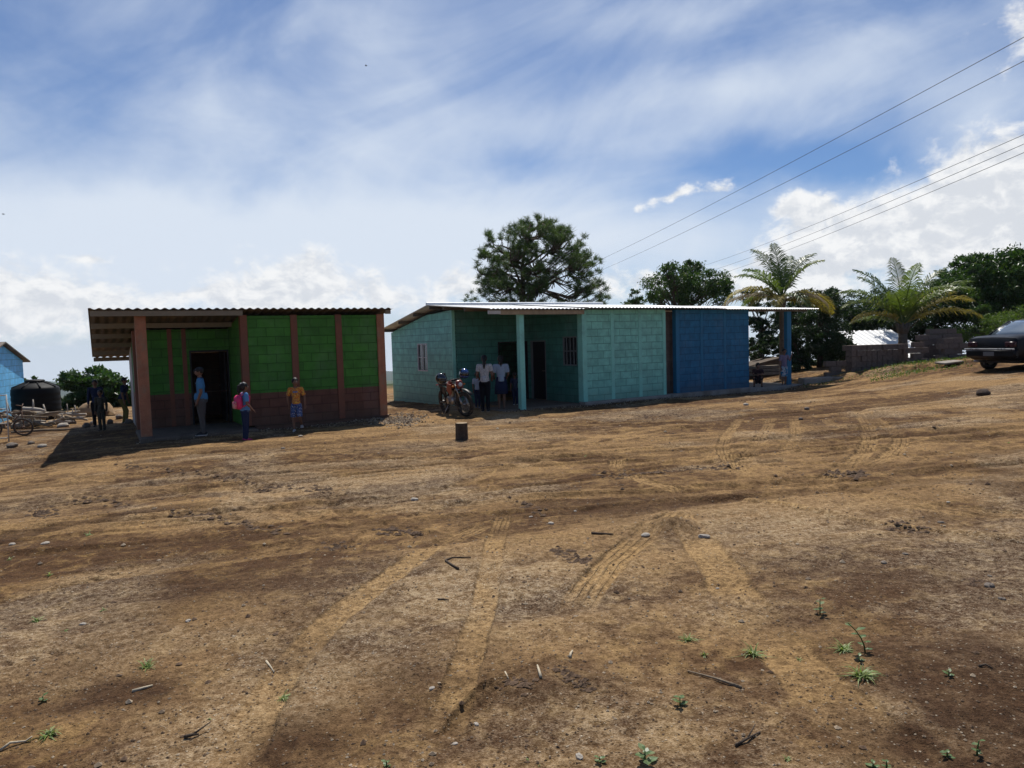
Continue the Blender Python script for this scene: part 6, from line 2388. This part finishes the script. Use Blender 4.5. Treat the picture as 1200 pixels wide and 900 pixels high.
for s in (-1, 1):
    MB().tube([ST(s * .28, -.372, .976), ST(s * .41, -.338, .982)], .018, 8).build('grip', BLKP, hb, 'all')
    m_ = MB(); m_.tube([ST(s * .24, -.38, .97), ST(s * .28, -.36, 1.10)], .005, 5); m_.ball(ST(s * .29, -.36, 1.13), (.055, .012, .035)); m_.build('mirror', BLKP, mo, 'all')
    m_ = MB(); m_.tube([ST(s * .10, -.50, .80), ST(s * .17, -.52, .80)], .008, 5); m_.ball(ST(s * .185, -.52, .80), (.03, .025, .022)); m_.build('indicator', mat('amber_lens', (.6, .2, .02), .3), mo, 'all')
m_ = MB(); m_.box((-.10, -.04, -.10), (.10, .03, .11), 0, .03)
hl = m_.build('headlight_cowl', RED, mo, True); hl.location = ST(0, -.56, .82); hl.rotation_euler = (R(-12), 0, STE)
m_ = MB(); m_.ball((0, -.035, -.01), (.065, .025, .055), 14, 8); m_.build('lens', LENS, hl, 'all')
# fenders
m_ = MB()
vs_, fs_ = [], []
for i in range(9):
    a = R(35 + i * 13)
    y = -.66 - math.cos(a) * .40 if i < 99 else 0
    z = .315 + math.sin(a) * .37
    w_ = .055 + .012 * math.sin(i / 8 * PI)
    for (x, dz) in ((-w_, -.02), (0, .008), (w_, -.02)):
        vs_.append(ST(x, y, z + dz + .03))
for i in range(8):
    for j in range(2): fs_.append((i * 3 + j, i * 3 + j + 1, i * 3 + j + 4, i * 3 + j + 3))
m_.add(vs_, fs_)
fd = m_.build('front_fender', BLKP, mo, 'all'); fd.modifiers.new('s', 'SOLIDIFY').thickness = .005
m_ = MB()
vs_, fs_ = [], []
for i in range(8):
    t_ = i / 7
    y = .48 + .50 * t_; z = .78 + .06 * t_ - .10 * t_ * t_
    w_ = .075 - .02 * t_
    for (x, dz) in ((-w_, -.03), (0, .0), (w_, -.03)): vs_.append((x, y, z + dz))
for i in range(7):
    for j in range(2): fs_.append((i * 3 + j, i * 3 + j + 1, i * 3 + j + 4, i * 3 + j + 3))
m_.add(vs_, fs_); fd = m_.build('rear_fender', BLKP, mo, 'all'); fd.modifiers.new('s', 'SOLIDIFY').thickness = .005
m_ = MB(); m_.box((-.05, .93, .72), (.05, .97, .77), 0, .01); m_.build('tail_lamp', mat('red_lens', (.4, .02, .02), .3), mo, True)
# tank and shrouds
m_ = MB()
secs = [(-.40, .05, .06, .80), (-.34, .12, .10, .82), (-.20, .145, .12, .83), (-.05, .13, .10, .81), (.08, .08, .06, .78), (.12, .05, .03, .77)]
n = 14
vs_, fs_ = [], []
for (y, rx, rz_, zc) in secs:
    for i in range(n):
        a = 2 * PI * i / n
        vs_.append((rx * math.cos(a), y, zc + rz_ * math.sin(a)))
for j in range(len(secs) - 1):
    for i in range(n): fs_.append((j * n + i, j * n + (i + 1) % n, (j + 1) * n + (i + 1) % n, (j + 1) * n + i))
fs_.append(tuple(range(n))); fs_.append(tuple((len(secs) - 1) * n + i for i in range(n)))
m_.add(vs_, fs_); m_.build('fuel_tank', RED, mo, 'all')
for s in (-1, 1):
    m_ = MB(); m_.prism([(-.45, .84), (-.20, .86), (-.10, .70), (-.28, .55), (-.40, .62)], 0, s * .15, s * .17); m_.build('shroud', RED, mo)
    m_ = MB(); m_.prism([(.12, .74), (.55, .78), (.50, .66), (.22, .55)], 0, s * .10, s * .115); m_.build('side_cover', BLKP, mo)
m_ = MB(); m_.box((-.11, .05, .76), (.11, .66, .85), 0, .04); m_.build('seat', mat('seat_vinyl', (.02, .02, .021), .6), mo, True)
m_ = MB()
m_.tube([(0, -.44, .84), (0, -.38, .60), (0, -.22, .33)], .024, 8)
for s in (-1, 1):
    m_.tube([(s * .03, -.40, .78), (s * .10, .0, .70), (s * .10, .30, .55), (s * .09, .20, .35)], .016, 6)
    m_.tube([(s * .10, .0, .70), (s * .09, .80, .76)], .012, 6)
    m_.tube([(s * .09, .18, .36), (s * .09, .66, .315)], .020, 6)
    m_.tube([(s * .09, .60, .34), (s * .12, .42, .72)], .024, 8)
    m_.tube([(s * .12, -.0, .31), (s * .24, -.0, .31)], .010, 6)
m_.tube([(0, -.22, .33), (0, .2, .30)], .03, 6)
m_.build('frame', BLKP, mo, 'all')
m_ = MB()
m_.box((-.10, -.20, .28), (.10, .20, .50), 0, .04)
m_.tube([(0, -.06, .48), (0, -.12, .68)], .075, 14)
for k in range(6): m_.tube([(0, -.07 - k * .010, .52 + k * .028), (0, -.0725 - k * .010, .53 + k * .028)], .092, 14)
m_.tube([(.10, .03, .38), (.135, .03, .38)], .085, 18); m_.tube([(-.10, .03, .38), (-.135, .03, .38)], .08, 18)
m_.build('engine', STEEL, mo, True)
m_ = MB(); m_.tube([(.04, -.15, .62), (.08, -.27, .50), (.12, -.18, .28), (.14, .2, .34), (.15, .40, .50), (.15, .78, .62)], [.018, .018, .018, .022, .045, .050], 10)
m_.build('exhaust', BLKP, mo, 'all')
m_ = MB(); m_.tube([(-.10, .10, .28), (-.26, .14, .02)], .012, 6); m_.box((-.29, .11, .0), (-.24, .17, .015)); m_.build('side_stand', STEEL, mo, 'all')
m_ = MB(); m_.box((-.10, -.40, .86), (.10, -.30, .96), 0, .03); m_.build('instrument_cluster', BLKP, mo, True)
# two helmets hung over the handlebar ends


def helmet(loc, rot, shell, label):
    t = thing('helmet', label, 'helmet', loc, 0, 'helmets on the handlebar')
    t.rotation_euler = rot
    m_ = MB()
    # open shell: sphere with the face port cut out
    nu, nv = 28, 18
    vs_, fs_ = [], []
    for j in range(nv + 1):
        ph = PI * .80 * j / nv
        for i in range(nu):
            a = 2 * PI * i / nu
            k = 1.0 + (.10 if math.sin(a) < -.2 and ph > 1.7 else 0)
            vs_.append((.125 * k * math.sin(ph) * math.cos(a), .15 * k * math.sin(ph) * math.sin(a), .135 * math.cos(ph)))
    for j in range(nv):
        for i in range(nu):
            a = 2 * PI * (i + .5) / nu; ph = PI * .80 * (j + .5) / nv
            if math.sin(a) < -.42 and 1.25 < ph < 1.95: continue
            fs_.append((j * nu + i, j * nu + (i + 1) % nu, (j + 1) * nu + (i + 1) % nu, (j + 1) * nu + i))
    m_.add(vs_, fs_)
    o = m_.build('shell', shell, t, 'all'); o.modifiers.new('s', 'SOLIDIFY').thickness = .014
    m_ = MB()
    vs_, fs_ = [], []
    for j in range(5):
        ph = 1.22 + .76 * j / 4
        for i in range(13):
            a = R(202 + 136 * i / 12)
            vs_.append((.130 * math.sin(ph) * math.cos(a), .156 * math.sin(ph) * math.sin(a), .137 * math.cos(ph)))
    for j in range(4):
        for i in range(12): fs_.append((j * 13 + i, j * 13 + i + 1, (j + 1) * 13 + i + 1, (j + 1) * 13 + i))
    m_.add(vs_, fs_); v_ = m_.build('visor', mat('smoked_visor', (.02, .022, .026), .08, spec=.8), t, 'all'); v_.modifiers.new('s', 'SOLIDIFY').thickness = .003
    m_ = MB(); m_.tube([(-.09, .02, -.09), (-.07, -.02, -.20), (-.05, -.0, -.26)], .008, 5); m_.build('chin_strap', BLKP, t, 'all')
    return t


BHEL = mat('blue_helmet_shell', (.020, .060, .20), .15, var=.3, scale=14, spec=.7, coat=.5)
KHEL = mat('black_helmet_shell', (.012, .012, .014), .15, var=.2, scale=14, spec=.7, coat=.5)
mo_m = Matrix.Translation(mo.location) @ mo.rotation_euler.to_matrix().to_4x4()
pa = mo_m @ (ST(-.37, -.345, .985) + Vector((0, 0, .055)))
pb2 = mo_m @ (ST(.37, -.345, .985) + Vector((0, 0, .055)))

helmet(pa, (R(25), R(-20), R(60)), KHEL, 'black helmet tilted on the left end of the motorcycle handlebar')
helmet(pb2, (R(8), R(6), R(10)), BHEL, 'dark blue helmet on the right end of the motorcycle handlebar')

# ------------------------------------------------------------------ black car at the right edge; forward is +X in its own frame
CARP = mat('black_car_paint', (.004, .0045, .006), .35, var=.1, scale=3, spec=.2, coat=.0, dirt=(.04, .03, .024), dirt_amt=.30)
CGLASS = mat('car_glass', (.10, .13, .16), .06, var=.05, scale=2, spec=1.0, coat=1.0)
CHROME = mat('bumper_trim', (.45, .45, .44), .3, metal=.7, var=.1, scale=6)
LAMPR = mat('red_tail_lens', (.035, .006, .006), .3, var=.2, scale=10, spec=.5)
PLATE = mat('grey_plate', (.13, .14, .15), .5)
HEADC = R(14)
# rear left lower corner lies at column 1136
pc = at(1150, 430, 20.9)
car = thing('car', 'black sedan with its rear toward the block stacks, cut off by the right edge', 'car', (pc.x + 2.05, pc.y + .1 - .1, GH(pc.x + 1.8, pc.y) - .10), HEADC)
car.scale = (1, 1, 1.06)
# longitudinal sections, x from rear (-2.2) to front (2.2): (x, half width, belt z, bottom z)
LC = 2.2
sec = [(-2.20, .68, .82, .42), (-2.14, .80, .90, .34), (-1.9, .85, .955, .28), (-1.45, .86, .965, .26), (-.9, .87, .945, .24), (0, .87, .93, .23), (.7, .87, .93, .24), (1.2, .86, .90, .26), (1.8, .83, .82, .28), (2.12, .74, .72, .34), (2.2, .62, .62, .42)]
m_ = MB()
vs_, fs_ = [], []
for (x, hw_, bz, lz) in sec:
    ring = [(-hw_ * .90, lz), (-hw_, lz + .12), (-hw_ * 1.0, lz + (bz - lz) * .55), (-hw_ * .97, bz - .06), (-hw_ * .90, bz - .008), (-hw_ * .45, bz + .018), (0, bz + .025),
            (hw_ * .45, bz + .018), (hw_ * .90, bz - .008), (hw_ * .97, bz - .06), (hw_, lz + (bz - lz) * .55), (hw_, lz + .12), (hw_ * .90, lz)]
    for (y, z) in ring: vs_.append((x, y, z))
nn = 13
for j in range(len(sec) - 1):
    for i in range(nn):
        fs_.append((j * nn + i, j * nn + (i + 1) % nn, (j + 1) * nn + (i + 1) % nn, (j + 1) * nn + i))
fs_.append(tuple(range(nn))); fs_.append(tuple((len(sec) - 1) * nn + i for i in range(nn)))
m_.add(vs_, fs_)
body = m_.build('body', CARP, car, True)
# wheel arches: dark rings just proud of the sides
m_ = MB()
cab = [(-1.42, .955, .80), (-.85, 1.36, .62), (-.35, 1.41, .60), (.35, 1.40, .60), (1.05, .93, .78)]
roof_m = MB()
vs_, fs_ = [], []
for (x, z, hw_) in cab[1:4]:
    for (y, dz) in ((-hw_, -.03), (-hw_ * .8, .0), (0, .02), (hw_ * .8, 0), (hw_, -.03)): vs_.append((x, y, z + dz))
for j in range(2):
    for i in range(4): fs_.append((j * 5 + i, j * 5 + i + 1, (j + 1) * 5 + i + 1, (j + 1) * 5 + i))
roof_m.add(vs_, fs_); o = roof_m.build('roof', CARP, car, 'all'); o.modifiers.new('s', 'SOLIDIFY').thickness = .03
for s in (-1, 1):
    m_ = MB()
    for a, b_ in (((-1.42, s * .80, .95), (-.85, s * .62, 1.335)), ((-.85, s * .62, 1.335), (.35, s * .60, 1.375)), ((.35, s * .60, 1.375), (1.05, s * .78, .93)), ((-.25, s * .79, .95), (-.25, s * .60, 1.375))):
        m_.tube([a, b_], .030, 6)
    m_.build('pillars', CARP, car, 'all')
    m_ = MB(); m_.add([(-1.30, s * .785, .96), (-.83, s * .625, 1.33), (-.26, s * .61, 1.37), (-.26, s * .785, .96)], [(0, 1, 2, 3)]); m_.add([(-.24, s * .785, .96), (-.24, s * .61, 1.37), (.34, s * .61, 1.365), (.98, s * .775, .95)], [(0, 1, 2, 3)])
    o = m_.build('side_window', CGLASS, car); o.modifiers.new('s', 'SOLIDIFY').thickness = .006
m_ = MB()
vs_, fs_ = [], []
for j in range(6):
    t_ = j / 5
    x = -1.40 + .56 * t_; z = .965 + .385 * t_ + .03 * math.sin(PI * t_); hw_ = .74 - .155 * t_
    for i in range(7):
        u = -1 + 2 * i / 6
        vs_.append((x - .05 * (1 - u * u), u * hw_, z + .012 * (1 - u * u)))
for j in range(5):
    for i in range(6): fs_.append((j * 7 + i, j * 7 + i + 1, (j + 1) * 7 + i + 1, (j + 1) * 7 + i))
m_.add(vs_, fs_); o = m_.build('rear_window', CGLASS, car, 'all'); o.modifiers.new('s', 'SOLIDIFY').thickness = .006
m_ = MB(); m_.add([(.36, -.58, 1.36), (.36, .58, 1.36), (1.05, .74, .95), (1.05, -.74, .95)], [(0, 1, 2, 3)]); o = m_.build('windscreen', CGLASS, car); o.modifiers.new('s', 'SOLIDIFY').thickness = .006
m_ = MB(); m_.box((-2.27, -.80, .37), (-2.08, .80, .60), 0, .05); bmp = m_.build('rear_bumper', CARP, car, True)
MB().box((-2.285, -.79, .585), (-2.262, .79, .625), 0, .006).build('trim_strip', CHROME, bmp)
m_ = MB(); m_.box((-2.290, -.17, .42), (-2.272, .17, .53), 0, .003); m_.build('number_plate', PLATE, car)
for s in (-1, 1):
    m_ = MB(); m_.box((-2.225, s * .44, .66), (-2.14, s * .76, .80), 0, .02); m_.build('tail_light', LAMPR, car, True)
for x, s in ((-1.42, 1), (-1.42, -1), (1.35, 1), (1.35, -1)):
    o = MB().torus((0, 0, 0), .225, .085, 'Y', 32, 10, ell=1.1).build('wheel', mat('black_tyre', (.02, .02, .02), .85, var=.2, scale=20, dirt=(.12, .09, .06), dirt_amt=.5), car, 'all')
    o.location = (x, s * .76, .30)
    m_ = MB(); m_.tube([(0, s * -.06, 0), (0, s * .075, 0)], .165, 20)
    for k in range(5):
        a = 2 * PI * k / 5
        m_.tube([(0, s * .08, 0), (math.cos(a) * .15, s * .08, math.sin(a) * .15)], .018, 5)
    m_.build('rim', STEEL, o, True)
    m_ = MB(); m_.tube([(.36 * math.cos(PI * q / 12), 0, .36 * math.sin(PI * q / 12)) for q in range(13)], .022, 6); ar_ = m_.build('wheel_arch', BLKP, car, 'all'); ar_.location = (x, s * .862, .31)
m_ = MB(); m_.box((-1.9, -.60, .22), (1.9, .60, .30)); m_.build('underbody', BLKP, car)
m_ = MB(); m_.tube([(-2.3, .45, .27), (-1.9, .45, .27)], .03, 8); m_.build('exhaust_pipe', STEEL, car, 'all')

# ------------------------------------------------------------------ the air
hzm = bpy.data.materials.new('air')
hzm.use_nodes = True
ht = NT(hzm.node_tree)
hzm.node_tree.nodes.remove(hzm.node_tree.nodes['Principled BSDF'])
pv = ht.n('ShaderNodeVolumePrincipled')
pv.inputs['Color'].default_value = (.80, .88, 1.0, 1)
pv.inputs['Density'].default_value = .00012
pv.inputs['Anisotropy'].default_value = .2
ht.L.new(pv.outputs[0], [n for n in hzm.node_tree.nodes if n.type == 'OUTPUT_MATERIAL'][0].inputs['Volume'])
zlo = min(v.co.z for v in ground.data.vertices) - 60
hz_ = MB().box((-3700, -3700, min(zlo, -250)), (3700, 3700, 40)).build('haze', hzm)
tag(hz_, None, None, kind='stuff')
